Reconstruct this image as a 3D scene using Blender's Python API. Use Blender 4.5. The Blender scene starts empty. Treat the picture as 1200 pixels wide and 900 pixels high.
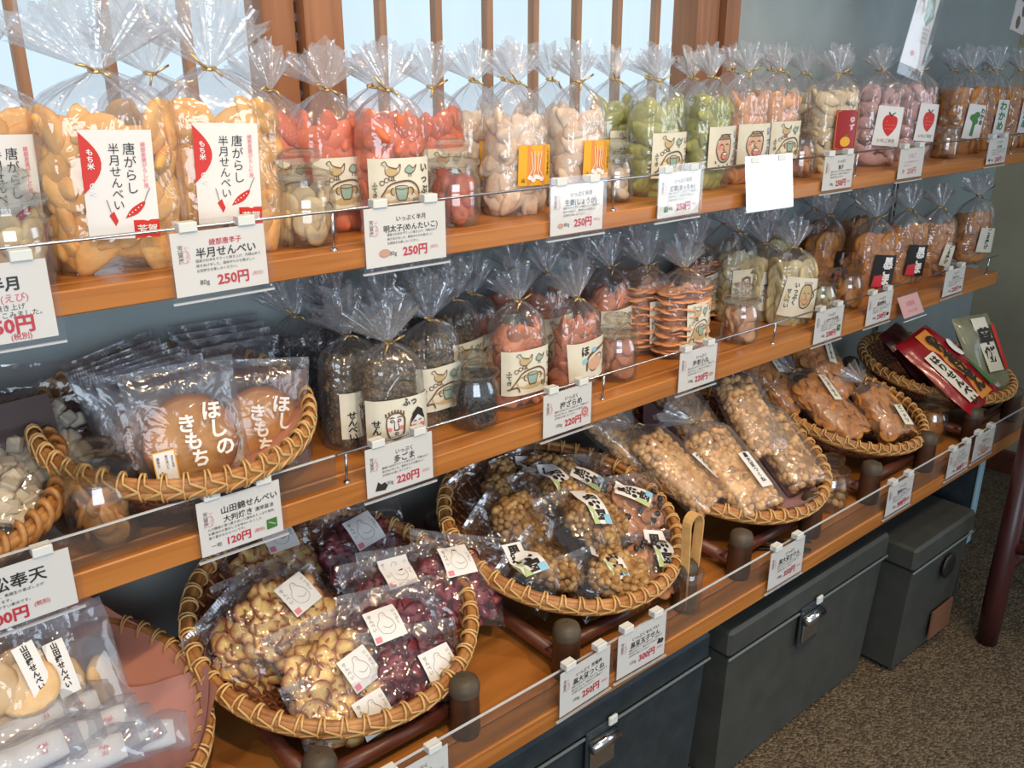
import bpy, math, random
from mathutils import Vector, Matrix, noise, Euler
PI = math.pi
sc = bpy.context.scene
COL = sc.collection

# ------------------------------------------------------------------ camera
cam = bpy.data.cameras.new('camera')
camo = bpy.data.objects.new('camera', cam)
COL.objects.link(camo)
cam.sensor_fit = 'HORIZONTAL'
cam.sensor_width = 36.0
cam.lens = 36.0 * 1037.0 / 1200.0
cam.clip_start = 0.02
camo.location = (0.0, 0.0, 1.233)
camo.rotation_euler = (math.radians(90 - 19.783), 0, math.radians(49.82 - 90))
sc.camera = camo

# ------------------------------------------------------------------ light
w = bpy.data.worlds.new('World')
sc.world = w
w.use_nodes = True
bg = w.node_tree.nodes['Background']
bg.inputs[0].default_value = (0.62, 0.70, 0.80, 1)
bg.inputs[1].default_value = 0.60

def area(name, loc, target, size, size_y, power, color):
    l = bpy.data.lights.new(name, 'AREA')
    l.shape = 'RECTANGLE'; l.size = size; l.size_y = size_y
    l.energy = power; l.color = color
    o = bpy.data.objects.new(name, l); COL.objects.link(o)
    o.location = loc
    o.rotation_euler = (Vector(target) - Vector(loc)).to_track_quat('-Z', 'Y').to_euler()
    return o
# daylight through the shop's glass door and its side window, both behind the viewer
area('door_daylight', (4.1, -1.9, 1.35), (1.2, 0.9, 0.9), 1.5, 1.9, 30, (0.72, 0.86, 1.0))
area('shop_window_daylight', (-0.7, -1.9, 1.25), (0.5, 1.0, 0.85), 1.8, 1.3, 38, (0.78, 0.89, 1.0))
# warm halogen spots under the ceiling in front of the shelves, then weaker added ones
def spot(loc, target, power, ang=70, r=0.035):
    l = bpy.data.lights.new('warm_spot', 'SPOT')
    l.energy = power; l.color = (1.0, 0.74, 0.45); l.spot_size = math.radians(ang); l.spot_blend = 0.7
    l.shadow_soft_size = r
    o = bpy.data.objects.new('warm_spot', l); COL.objects.link(o)
    o.location = loc
    o.rotation_euler = (Vector(target) - Vector(loc)).to_track_quat('-Z', 'Y').to_euler()
spot((0.05, -0.35, 2.35), (0.35, 0.9, 0.65), 52, 60)
spot((0.75, -0.45, 2.35), (0.95, 0.9, 0.6), 50, 60)
spot((1.7, -0.35, 2.4), (1.5, 0.9, 0.6), 30, 55)
spot((-0.6, 0.1, 2.4), (0.0, 1.0, 0.9), 16, 80, 0.03)  # this and the next two: small spots added for more glints on the film
spot((0.35, 0.25, 2.4), (0.5, 1.0, 0.9), 14, 80, 0.03)
spot((1.2, 0.2, 2.4), (1.1, 1.0, 0.9), 14, 80, 0.03)

sc.view_settings.view_transform = 'Standard'
sc.view_settings.look = 'None'
sc.view_settings.gamma = 1.0
sc.view_settings.exposure = 0.0
sc.cycles.max_bounces = 7
sc.cycles.diffuse_bounces = 3
sc.cycles.glossy_bounces = 3
sc.cycles.transmission_bounces = 6
sc.cycles.transparent_max_bounces = 40
sc.cycles.caustics_reflective = False
sc.cycles.caustics_refractive = False
sc.cycles.sample_clamp_indirect = 4.0

# ------------------------------------------------------------------ materials
def newmat(name):
    m = bpy.data.materials.new(name); m.use_nodes = True
    nt = m.node_tree
    return m, nt, nt.nodes, nt.links

def c4(c): return (c[0], c[1], c[2], 1.0)

def solid(name, c1, c2=None, rough=0.6, scale=20.0, bump=0.0, bscale=None, stretch=None, metal=0.0, spec=0.4,
          vary=0.0, c3=None, detail=4.0, trans=0.0, coat=0.0, emit=0.0):
    m, nt, N, L = newmat(name)
    b = N['Principled BSDF']
    b.inputs['Roughness'].default_value = rough
    b.inputs['Metallic'].default_value = metal
    b.inputs['Specular IOR Level'].default_value = spec
    b.inputs['Coat Weight'].default_value = coat
    b.inputs['Coat Roughness'].default_value = 0.12
    if trans: b.inputs['Subsurface Weight'].default_value = 0.0
    tc = N.new('ShaderNodeTexCoord'); mp = N.new('ShaderNodeMapping')
    L.new(tc.outputs['Object'], mp.inputs['Vector'])
    if stretch: mp.inputs['Scale'].default_value = stretch
    n = N.new('ShaderNodeTexNoise'); n.inputs['Scale'].default_value = scale; n.inputs['Detail'].default_value = detail
    L.new(mp.outputs[0], n.inputs['Vector'])
    r = N.new('ShaderNodeValToRGB')
    r.color_ramp.elements[0].position = 0.33; r.color_ramp.elements[1].position = 0.67
    r.color_ramp.elements[0].color = c4(c1); r.color_ramp.elements[1].color = c4(c2 or c1)
    if c3:
        e = r.color_ramp.elements.new(0.5); e.color = c4(c3)
    L.new(n.outputs['Fac'], r.inputs[0])
    out = r.outputs[0]
    if vary:
        oi = N.new('ShaderNodeObjectInfo'); h = N.new('ShaderNodeHueSaturation')
        mr = N.new('ShaderNodeMapRange'); mr.inputs['To Min'].default_value = 1 - vary; mr.inputs['To Max'].default_value = 1 + vary
        L.new(oi.outputs['Random'], mr.inputs['Value']); L.new(mr.outputs[0], h.inputs['Value']); L.new(out, h.inputs['Color'])
        out = h.outputs[0]
    L.new(out, b.inputs['Base Color'])
    if bump:
        n2 = N.new('ShaderNodeTexNoise'); n2.inputs['Scale'].default_value = bscale or scale * 3; n2.inputs['Detail'].default_value = 3
        L.new(mp.outputs[0], n2.inputs['Vector'])
        bp = N.new('ShaderNodeBump'); bp.inputs['Strength'].default_value = bump; bp.inputs['Distance'].default_value = 0.002
        L.new(n2.outputs['Fac'], bp.inputs['Height']); L.new(bp.outputs[0], b.inputs['Normal'])
    return m

def film(name, haze=0.05, gloss=0.10, scale=38.0, bump=0.6, tint=(0.99, 0.99, 1.0), rough=0.06, dist=0.004, hazecol=(0.9, 0.93, 0.97)):
    """thin clear plastic: mostly see-through, facing-dependent mirror, a little milky scatter"""
    m, nt, N, L = newmat(name)
    N.remove(N['Principled BSDF'])
    out = N['Material Output']
    tc = N.new('ShaderNodeTexCoord')
    n = N.new('ShaderNodeTexNoise'); n.inputs['Scale'].default_value = scale; n.inputs['Detail'].default_value = 2.5
    n.inputs['Distortion'].default_value = 0.8
    L.new(tc.outputs['Object'], n.inputs['Vector'])
    bp = N.new('ShaderNodeBump'); bp.inputs['Strength'].default_value = bump; bp.inputs['Distance'].default_value = dist
    L.new(n.outputs['Fac'], bp.inputs['Height'])
    tr = N.new('ShaderNodeBsdfTransparent'); tr.inputs[0].default_value = c4(tint)
    gl = N.new('ShaderNodeBsdfGlossy'); gl.inputs['Roughness'].default_value = rough
    L.new(bp.outputs[0], gl.inputs['Normal'])
    lw = N.new('ShaderNodeLayerWeight'); lw.inputs['Blend'].default_value = 0.25
    L.new(bp.outputs[0], lw.inputs['Normal'])
    mr = N.new('ShaderNodeMapRange'); mr.inputs['To Min'].default_value = gloss; mr.inputs['To Max'].default_value = min(1, gloss + 0.5)
    pw = N.new('ShaderNodeMath'); pw.operation = 'POWER'; pw.inputs[1].default_value = 2.0
    L.new(lw.outputs['Facing'], pw.inputs[0]); L.new(pw.outputs[0], mr.inputs['Value'])
    mx = N.new('ShaderNodeMixShader')
    L.new(mr.outputs[0], mx.inputs[0]); L.new(tr.outputs[0], mx.inputs[1]); L.new(gl.outputs[0], mx.inputs[2])
    df = N.new('ShaderNodeBsdfDiffuse'); df.inputs[0].default_value = c4(hazecol)
    tl = N.new('ShaderNodeBsdfTranslucent'); tl.inputs[0].default_value = c4(hazecol)
    a = N.new('ShaderNodeMixShader'); a.inputs[0].default_value = 0.5
    L.new(df.outputs[0], a.inputs[1]); L.new(tl.outputs[0], a.inputs[2])
    mx2 = N.new('ShaderNodeMixShader'); mx2.inputs[0].default_value = haze
    L.new(mx.outputs[0], mx2.inputs[1]); L.new(a.outputs[0], mx2.inputs[2])
    L.new(mx2.outputs[0], out.inputs[0])
    return m

def wood(name, c1, c2, rough=0.35, along='X', coat=0.15):
    m, nt, N, L = newmat(name)
    b = N['Principled BSDF']; b.inputs['Roughness'].default_value = rough; b.inputs['Coat Weight'].default_value = coat
    b.inputs['Coat Roughness'].default_value = 0.25
    tc = N.new('ShaderNodeTexCoord'); mp = N.new('ShaderNodeMapping')
    s = {'X': (1.2, 14, 30), 'Y': (14, 1.2, 30), 'Z': (30, 14, 1.2)}[along]
    mp.inputs['Scale'].default_value = s
    L.new(tc.outputs['Object'], mp.inputs['Vector'])
    n = N.new('ShaderNodeTexNoise'); n.inputs['Scale'].default_value = 2.2; n.inputs['Detail'].default_value = 8; n.inputs['Distortion'].default_value = 0.6
    L.new(mp.outputs[0], n.inputs['Vector'])
    r = N.new('ShaderNodeValToRGB'); r.color_ramp.elements[0].position = 0.35; r.color_ramp.elements[1].position = 0.68
    r.color_ramp.elements[0].color = c4(c1); r.color_ramp.elements[1].color = c4(c2)
    L.new(n.outputs['Fac'], r.inputs[0]); L.new(r.outputs[0], b.inputs['Base Color'])
    bp = N.new('ShaderNodeBump'); bp.inputs['Strength'].default_value = 0.15; bp.inputs['Distance'].default_value = 0.001
    L.new(n.outputs['Fac'], bp.inputs['Height']); L.new(bp.outputs[0], b.inputs['Normal'])
    return m

def emitter(name, col, strength, scale=3.0, var=0.12):
    m, nt, N, L = newmat(name)
    N.remove(N['Principled BSDF'])
    e = N.new('ShaderNodeEmission')
    tc = N.new('ShaderNodeTexCoord'); mp = N.new('ShaderNodeMapping'); mp.inputs['Scale'].default_value = (3, 1, 0.6)
    n = N.new('ShaderNodeTexNoise'); n.inputs['Scale'].default_value = scale; n.inputs['Detail'].default_value = 5
    L.new(tc.outputs['Object'], mp.inputs[0]); L.new(mp.outputs[0], n.inputs['Vector'])
    mr = N.new('ShaderNodeMapRange'); mr.inputs['To Min'].default_value = strength * (1 - var); mr.inputs['To Max'].default_value = strength * (1 + var)
    L.new(n.outputs['Fac'], mr.inputs['Value']); L.new(mr.outputs[0], e.inputs[1])
    e.inputs[0].default_value = c4(col)
    L.new(e.outputs[0], N['Material Output'].inputs[0])
    return m

def glassmat(name, tint=(0.93, 0.96, 0.96), gloss=0.12):
    return film(name, haze=0.02, gloss=gloss, scale=6, bump=0.05, tint=tint, rough=0.03)

M = {}
M['film'] = film('cellophane', haze=0.075, gloss=0.13, scale=34, bump=0.9, dist=0.007)
M['fan'] = film('cellophane_gathered', haze=0.20, gloss=0.20, scale=60, bump=0.7, rough=0.10)
M['pack'] = film('clear_packet_film', haze=0.018, gloss=0.09, scale=26, bump=1.0, dist=0.009)
M['milky'] = film('frosted_packet_film', haze=0.22, gloss=0.14, scale=16, bump=0.6, hazecol=(0.62, 0.66, 0.76))
M['seal'] = film('crimped_seal_film', haze=0.10, gloss=0.30, scale=50, bump=0.3, rough=0.12)
M['acrylic'] = film('clear_acrylic', haze=0.03, gloss=0.07, scale=3, bump=0.03, tint=(0.9, 0.92, 0.92), rough=0.05)
M['acrylic_edge'] = solid('acrylic_edge', (0.62, 0.66, 0.68), rough=0.15, spec=0.8)
M['sleeve'] = film('card_sleeve', haze=0.008, gloss=0.05, scale=14, bump=0.2, rough=0.08)
M['sleeve_shiny'] = film('shiny_card_sleeve', haze=0.008, gloss=0.5, scale=4, bump=0.02, rough=0.12)
M['glass'] = glassmat('jar_glass', (0.975, 0.985, 0.985), 0.12)
M['gold'] = solid('gold_tie', (0.62, 0.40, 0.14), (0.8, 0.6, 0.3), rough=0.3, metal=0.9, scale=90)
M['wood'] = wood('orange_pine', (0.35, 0.122, 0.024), (0.51, 0.200, 0.046))
M['wood_red'] = wood('red_brown_wood', (0.10, 0.026, 0.014), (0.16, 0.045, 0.022), rough=0.4)
M['wood_lattice'] = wood('lattice_cedar', (0.27, 0.15, 0.09), (0.40, 0.23, 0.14), rough=0.6, along='Z', coat=0)
M['wood_post'] = wood('post_cedar', (0.27, 0.115, 0.05), (0.38, 0.17, 0.08), rough=0.5, along='Z', coat=0.05)
M['wood_dark'] = wood('stand_dark_wood', (0.045, 0.018, 0.010), (0.10, 0.042, 0.02), rough=0.45, along='Z')
M['stand_cap'] = solid('worn_post_cap', (0.06, 0.045, 0.03), (0.10, 0.075, 0.05), rough=0.5)
M['chair'] = wood('chair_dark_red', (0.035, 0.008, 0.008), (0.07, 0.016, 0.014), rough=0.35, along='Z')
M['plaster'] = solid('grey_blue_plaster', (0.36, 0.43, 0.435), (0.42, 0.48, 0.485), rough=0.9, scale=9, bump=0.25, bscale=150)
M['plaster_r'] = solid('beige_plaster', (0.36, 0.32, 0.22), (0.42, 0.375, 0.26), rough=0.9, scale=6, bump=0.25, bscale=120)
M['paper'] = emitter('backlit_window_paper', (0.68, 0.85, 0.97), 1.08)
M['black'] = solid('black_metal', (0.02, 0.02, 0.02), rough=0.4)
M['chrome'] = solid('chrome', (0.75, 0.76, 0.78), rough=0.18, metal=1.0)
M['steel'] = solid('steel_rod', (0.55, 0.56, 0.58), rough=0.25, metal=1.0)
M['box'] = solid('dark_grey_crate', (0.022, 0.032, 0.038), (0.034, 0.046, 0.053), rough=0.45, scale=30, bump=0.15, bscale=300)
M['boxblue'] = solid('pale_blue_edge', (0.28, 0.45, 0.55), rough=0.4)
M['cardboard'] = solid('brown_sticker', (0.20, 0.09, 0.05), rough=0.7)
M['card'] = solid('white_card', (0.83, 0.83, 0.77), (0.86, 0.86, 0.80), rough=0.55, scale=8)
M['cardpink'] = solid('pink_card', (0.75, 0.45, 0.43), rough=0.55)
M['washi'] = solid('cream_label_paper', (0.70, 0.68, 0.55), (0.76, 0.74, 0.62), rough=0.7, scale=40, bump=0.1)
M['white'] = solid('white_paper', (0.78, 0.78, 0.77), rough=0.6)
M['clip'] = solid('clear_white_clip', (0.72, 0.75, 0.72), rough=0.3)
M['ink'] = solid('black_ink', (0.025, 0.02, 0.018), rough=0.6)
M['brown'] = solid('brown_ink', (0.16, 0.09, 0.05), rough=0.6)
M['skin'] = solid('peach_wash', (0.66, 0.42, 0.28), rough=0.7)
M['cheek'] = solid('pink_wash', (0.72, 0.25, 0.22), rough=0.7)
M['tan'] = solid('tan_wash', (0.55, 0.42, 0.22), rough=0.7)
M['green_w'] = solid('green_wash', (0.30, 0.45, 0.38), rough=0.7)
M['blue'] = solid('blue_ink', (0.10, 0.22, 0.42), rough=0.6)
M['red'] = solid('red_print', (0.60, 0.03, 0.02), rough=0.5)
M['darkred'] = solid('dark_red_label', (0.33, 0.02, 0.02), rough=0.4)
M['redink'] = solid('red_ink', (0.62, 0.04, 0.06), rough=0.5)
M['pink'] = solid('pink_ink', (0.72, 0.22, 0.27), rough=0.5)
M['yellow'] = solid('yellow_print', (0.80, 0.42, 0.03), rough=0.5)
M['orange'] = solid('orange_print', (0.72, 0.28, 0.05), rough=0.5)
M['green'] = solid('green_print', (0.06, 0.22, 0.05), rough=0.5)
M['lime'] = solid('lime_print', (0.45, 0.55, 0.25), rough=0.5)
M['cyan'] = solid('pale_blue_print', (0.25, 0.55, 0.75), rough=0.5)
M['gink'] = solid('grey_ink', (0.25, 0.23, 0.22), rough=0.6)
M['whiteink'] = solid('white_ink', (0.86, 0.86, 0.84), rough=0.45)
M['kraft'] = solid('pink_liner_paper', (0.62, 0.26, 0.18), (0.68, 0.32, 0.23), rough=0.6, scale=5)
M['liner'] = solid('mauve_liner_paper', (0.42, 0.24, 0.27), (0.48, 0.29, 0.32), rough=0.5, scale=5)
M['inner_red'] = solid('pink_inner_paper', (0.62, 0.33, 0.31), rough=0.5)
# food
def food(name, a, b, c=None, rough=0.55, bump=0.5, scale=28, bs=170, vary=0.10, coat=0.0):
    M[name] = solid(name, a, b, rough=rough, scale=scale, bump=bump, bscale=bs, vary=vary, c3=c, coat=coat)
food('chili', (0.74, 0.32, 0.07), (0.88, 0.56, 0.22), (0.84, 0.46, 0.14))
food('mentai', (0.60, 0.105, 0.045), (0.76, 0.24, 0.12), (0.70, 0.16, 0.07))
food('ginger', (0.66, 0.42, 0.28), (0.86, 0.76, 0.64), (0.80, 0.64, 0.50))
food('matcha', (0.27, 0.29, 0.07), (0.48, 0.48, 0.20), (0.38, 0.40, 0.13))
food('shrimp', (0.62, 0.25, 0.12), (0.82, 0.50, 0.30), (0.74, 0.38, 0.20))
food('yuzu', (0.62, 0.46, 0.25), (0.84, 0.72, 0.48), (0.76, 0.60, 0.36))
food('berry', (0.60, 0.30, 0.27), (0.76, 0.50, 0.46), (0.68, 0.40, 0.37))
food('soy', (0.36, 0.12, 0.02), (0.66, 0.30, 0.07), (0.54, 0.21, 0.04))
food('plum', (0.48, 0.15, 0.07), (0.66, 0.28, 0.15), (0.58, 0.21, 0.11))
food('prawn', (0.56, 0.22, 0.10), (0.78, 0.42, 0.22), (0.70, 0.34, 0.17))
food('salad', (0.42, 0.34, 0.14), (0.68, 0.60, 0.34), (0.58, 0.48, 0.24))
food('seaweed', (0.045, 0.03, 0.012), (0.24, 0.17, 0.08), (0.12, 0.08, 0.035), rough=0.4, scale=60, bump=0.9)
food('darktea', (0.012, 0.012, 0.014), (0.05, 0.045, 0.045), rough=0.35, scale=60, bump=0.9)
food('bigsenbei', (0.50, 0.19, 0.03), (0.70, 0.33, 0.08), (0.60, 0.25, 0.05), rough=0.3, scale=30, bump=0.8, bs=60, coat=0.4)
food('nugget', (0.20, 0.085, 0.025), (0.56, 0.37, 0.17), (0.38, 0.22, 0.08), rough=0.5, scale=60)
food('peanut', (0.40, 0.19, 0.06), (0.74, 0.48, 0.23), (0.62, 0.35, 0.13), rough=0.45, scale=60, vary=0.38)
food('purple', (0.10, 0.015, 0.025), (0.24, 0.05, 0.06), (0.17, 0.03, 0.04), rough=0.5, vary=0.25)
food('brownbean', (0.38, 0.15, 0.06), (0.55, 0.26, 0.12), (0.48, 0.21, 0.09), rough=0.4)
food('crackerpale', (0.58, 0.34, 0.14), (0.76, 0.56, 0.32), rough=0.6)
food('whitechip', (0.55, 0.47, 0.34), (0.76, 0.69, 0.54), rough=0.6, vary=0.15)
food('beandark', (0.02, 0.015, 0.02), (0.04, 0.03, 0.03), rough=0.3)
def chipmat(name, mid, rim, r0=0.010, r1=0.018):
    m, nt, N, L = newmat(name); b = N['Principled BSDF']; b.inputs['Roughness'].default_value = 0.4
    tc = N.new('ShaderNodeTexCoord'); ln = N.new('ShaderNodeVectorMath'); ln.operation = 'LENGTH'
    L.new(tc.outputs['Object'], ln.inputs[0])
    n = N.new('ShaderNodeTexNoise'); n.inputs['Scale'].default_value = 120; L.new(tc.outputs['Object'], n.inputs['Vector'])
    ad = N.new('ShaderNodeMath'); ad.operation = 'MULTIPLY_ADD'; ad.inputs[1].default_value = 0.006
    L.new(n.outputs['Fac'], ad.inputs[0]); L.new(ln.outputs['Value'], ad.inputs[2])
    mr = N.new('ShaderNodeMapRange'); mr.inputs['From Min'].default_value = r0; mr.inputs['From Max'].default_value = r1 + 0.003
    L.new(ad.outputs[0], mr.inputs['Value'])
    mx = N.new('ShaderNodeMix'); mx.data_type = 'RGBA'
    mx.inputs[6].default_value = c4(mid); mx.inputs[7].default_value = c4(rim)
    L.new(mr.outputs[0], mx.inputs[0])
    oi = N.new('ShaderNodeObjectInfo'); h = N.new('ShaderNodeHueSaturation')
    m2 = N.new('ShaderNodeMapRange'); m2.inputs['To Min'].default_value = 0.8; m2.inputs['To Max'].default_value = 1.15
    L.new(oi.outputs['Random'], m2.inputs['Value']); L.new(m2.outputs[0], h.inputs['Value']); L.new(mx.outputs[2], h.inputs['Color'])
    L.new(h.outputs[0], b.inputs['Base Color'])
    M[name] = m
chipmat('senbei_big', (0.70, 0.33, 0.07), (0.34, 0.11, 0.02), 0.034, 0.053)
chipmat('potato', (0.84, 0.60, 0.22), (0.42, 0.12, 0.06), 0.0105, 0.0150)
chipmat('purplechip', (0.23, 0.04, 0.055), (0.10, 0.012, 0.020), 0.0105, 0.0150)
# rattan
M['rattan'] = solid('rattan', (0.30, 0.115, 0.03), (0.52, 0.25, 0.075), rough=0.4, scale=50, vary=0.05, spec=0.5)
M['rattan_dark'] = solid('dark_rattan', (0.13, 0.035, 0.014), (0.22, 0.075, 0.03), rough=0.45, scale=60)
M['binding'] = solid('rattan_binding', (0.62, 0.36, 0.13), (0.74, 0.48, 0.2), rough=0.4, scale=60)

def floor_mat():
    m, nt, N, L = newmat('washed_gravel_floor'); b = N['Principled BSDF']; b.inputs['Roughness'].default_value = 0.75
    tc = N.new('ShaderNodeTexCoord')
    v = N.new('ShaderNodeTexVoronoi'); v.inputs['Scale'].default_value = 190; L.new(tc.outputs['Object'], v.inputs['Vector'])
    r = N.new('ShaderNodeValToRGB'); e = r.color_ramp.elements
    e[0].color = (0.055, 0.038, 0.022, 1); e[1].color = (0.19, 0.145, 0.09, 1); e[1].position = 0.9
    k = e.new(0.5); k.color = (0.115, 0.082, 0.048, 1)
    sp = N.new('ShaderNodeSeparateColor'); L.new(v.outputs['Color'], sp.inputs[0]); L.new(sp.outputs[0], r.inputs[0])
    L.new(r.outputs[0], b.inputs['Base Color'])
    bp = N.new('ShaderNodeBump'); bp.inputs['Strength'].default_value = 0.8; bp.inputs['Distance'].default_value = 0.004; bp.invert = True
    L.new(v.outputs['Distance'], bp.inputs['Height']); L.new(bp.outputs[0], b.inputs['Normal'])
    return m
M['floor'] = floor_mat()

# ------------------------------------------------------------------ object helpers
def link(o, parent=None):
    COL.objects.link(o)
    if parent: o.parent = parent
    return o
def mesh(name, V, F, mat, smooth=False):
    me = bpy.data.meshes.new(name)
    me.from_pydata([tuple(v) for v in V], [], F); me.update()
    if mat: me.materials.append(mat)
    if smooth: me.polygons.foreach_set('use_smooth', [True] * len(me.polygons))
    return me
def obj(name, me, parent=None, loc=None, rot=None):
    o = bpy.data.objects.new(name, me)
    if loc is not None: o.location = loc
    if rot is not None: o.rotation_euler = rot
    return link(o, parent)
def tag(o, label=None, cat=None, group=None, kind=None):
    if label: o['label'] = label
    if cat: o['category'] = cat
    if group: o['group'] = group
    if kind: o['kind'] = kind
    return o
def thing(name, label, cat, loc=(0, 0, 0), rot=(0, 0, 0), group=None):
    o = bpy.data.objects.new(name, None); COL.objects.link(o)
    o.empty_display_size = 0.02
    o.location = loc; o.rotation_euler = rot
    return tag(o, label, cat, group)
def struct(name, me):
    o = obj(name, me); o['kind'] = 'structure'; return o

class MB:
    def __init__(s): s.V = []; s.F = []
    def add(s, V, F):
        n = len(s.V); s.V += [Vector(v) for v in V]; s.F += [tuple(i + n for i in f) for f in F]; return s
    def box(s, x0, x1, y0, y1, z0, z1, bev=0.0):
        if bev <= 0:
            V = [(x, y, z) for z in (z0, z1) for y in (y0, y1) for x in (x0, x1)]
            return s.add(V, [(0, 2, 3, 1), (4, 5, 7, 6), (0, 1, 5, 4), (2, 6, 7, 3), (0, 4, 6, 2), (1, 3, 7, 5)])
        b = bev; V = []; 
        # chamfered box: 24 verts
        def P(x, y, z): V.append((x, y, z)); return len(V) - 1
        idx = {}
        for sx in (0, 1):
            for sy in (0, 1):
                for sz in (0, 1):
                    X = (x0, x1)[sx]; Y = (y0, y1)[sy]; Z = (z0, z1)[sz]
                    dx = b * (1 - 2 * sx); dy = b * (1 - 2 * sy); dz = b * (1 - 2 * sz)
                    idx[sx, sy, sz] = (P(X, Y + dy, Z + dz), P(X + dx, Y, Z + dz), P(X + dx, Y + dy, Z))
        F = []
        for a in (0, 1):
            q = [idx[a, 0, 0][0], idx[a, 1, 0][0], idx[a, 1, 1][0], idx[a, 0, 1][0]]; F.append(q if a else q[::-1])
            q = [idx[0, a, 0][1], idx[1, a, 0][1], idx[1, a, 1][1], idx[0, a, 1][1]]; F.append(q[::-1] if a else q)
            q = [idx[0, 0, a][2], idx[1, 0, a][2], idx[1, 1, a][2], idx[0, 1, a][2]]; F.append(q if a else q[::-1])
        for a in (0, 1):
            for c in (0, 1):
                F.append((idx[a, c, 0][0], idx[a, c, 1][0], idx[a, c, 1][1], idx[a, c, 0][1]))
                F.append((idx[a, 0, c][0], idx[a, 1, c][0], idx[a, 1, c][2], idx[a, 0, c][2]))
                F.append((idx[0, a, c][1], idx[1, a, c][1], idx[1, a, c][2], idx[0, a, c][2]))
        for k in idx: F.append(idx[k])
        return s.add(V, F)
    def tube(s, pts, r, n=8, caps=True, closed=False):
        pts = [Vector(p) for p in pts]; m = len(pts)
        rr = r if isinstance(r, (list, tuple)) else [r] * m
        V = []; F = []
        up = Vector((0, 0, 1)); prev = None
        for i, p in enumerate(pts):
            if closed: d = pts[(i + 1) % m] - pts[i - 1]
            else: d = pts[min(i + 1, m - 1)] - pts[max(i - 1, 0)]
            d.normalize()
            if prev is None:
                a = d.cross(up)
                if a.length < 0.1: a = d.cross(Vector((1, 0, 0)))
            else:
                a = prev - d * prev.dot(d)
            a.normalize(); prev = a; b = d.cross(a)
            for k in range(n):
                t = 2 * PI * k / n
                V.append(p + (a * math.cos(t) + b * math.sin(t)) * rr[i])
        for i in range(m if closed else m - 1):
            j = (i + 1) % m
            for k in range(n):
                l = (k + 1) % n
                F.append((i * n + k, i * n + l, j * n + l, j * n + k))
        if caps and not closed:
            F.append(tuple(range(n))[::-1]); F.append(tuple((m - 1) * n + k for k in range(n)))
        return s.add(V, F)
    def lathe(s, prof, n=24, cap0=False, cap1=False, c=(0, 0, 0)):
        V = []; F = []
        for r, z in prof:
            for k in range(n):
                t = 2 * PI * k / n; V.append((c[0] + r * math.cos(t), c[1] + r * math.sin(t), c[2] + z))
        for i in range(len(prof) - 1):
            for k in range(n):
                l = (k + 1) % n; F.append((i * n + k, i * n + l, (i + 1) * n + l, (i + 1) * n + k))
        if cap0: F.append(tuple(range(n))[::-1])
        if cap1: F.append(tuple((len(prof) - 1) * n + k for k in range(n)))
        return s.add(V, F)
    def mesh(s, name, mat, smooth=False): return mesh(name, s.V, s.F, mat, smooth)
    def build(s, name, mat, parent=None, smooth=False, loc=None, rot=None):
        return obj(name, s.mesh(name, mat, smooth), parent, loc, rot)

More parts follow.
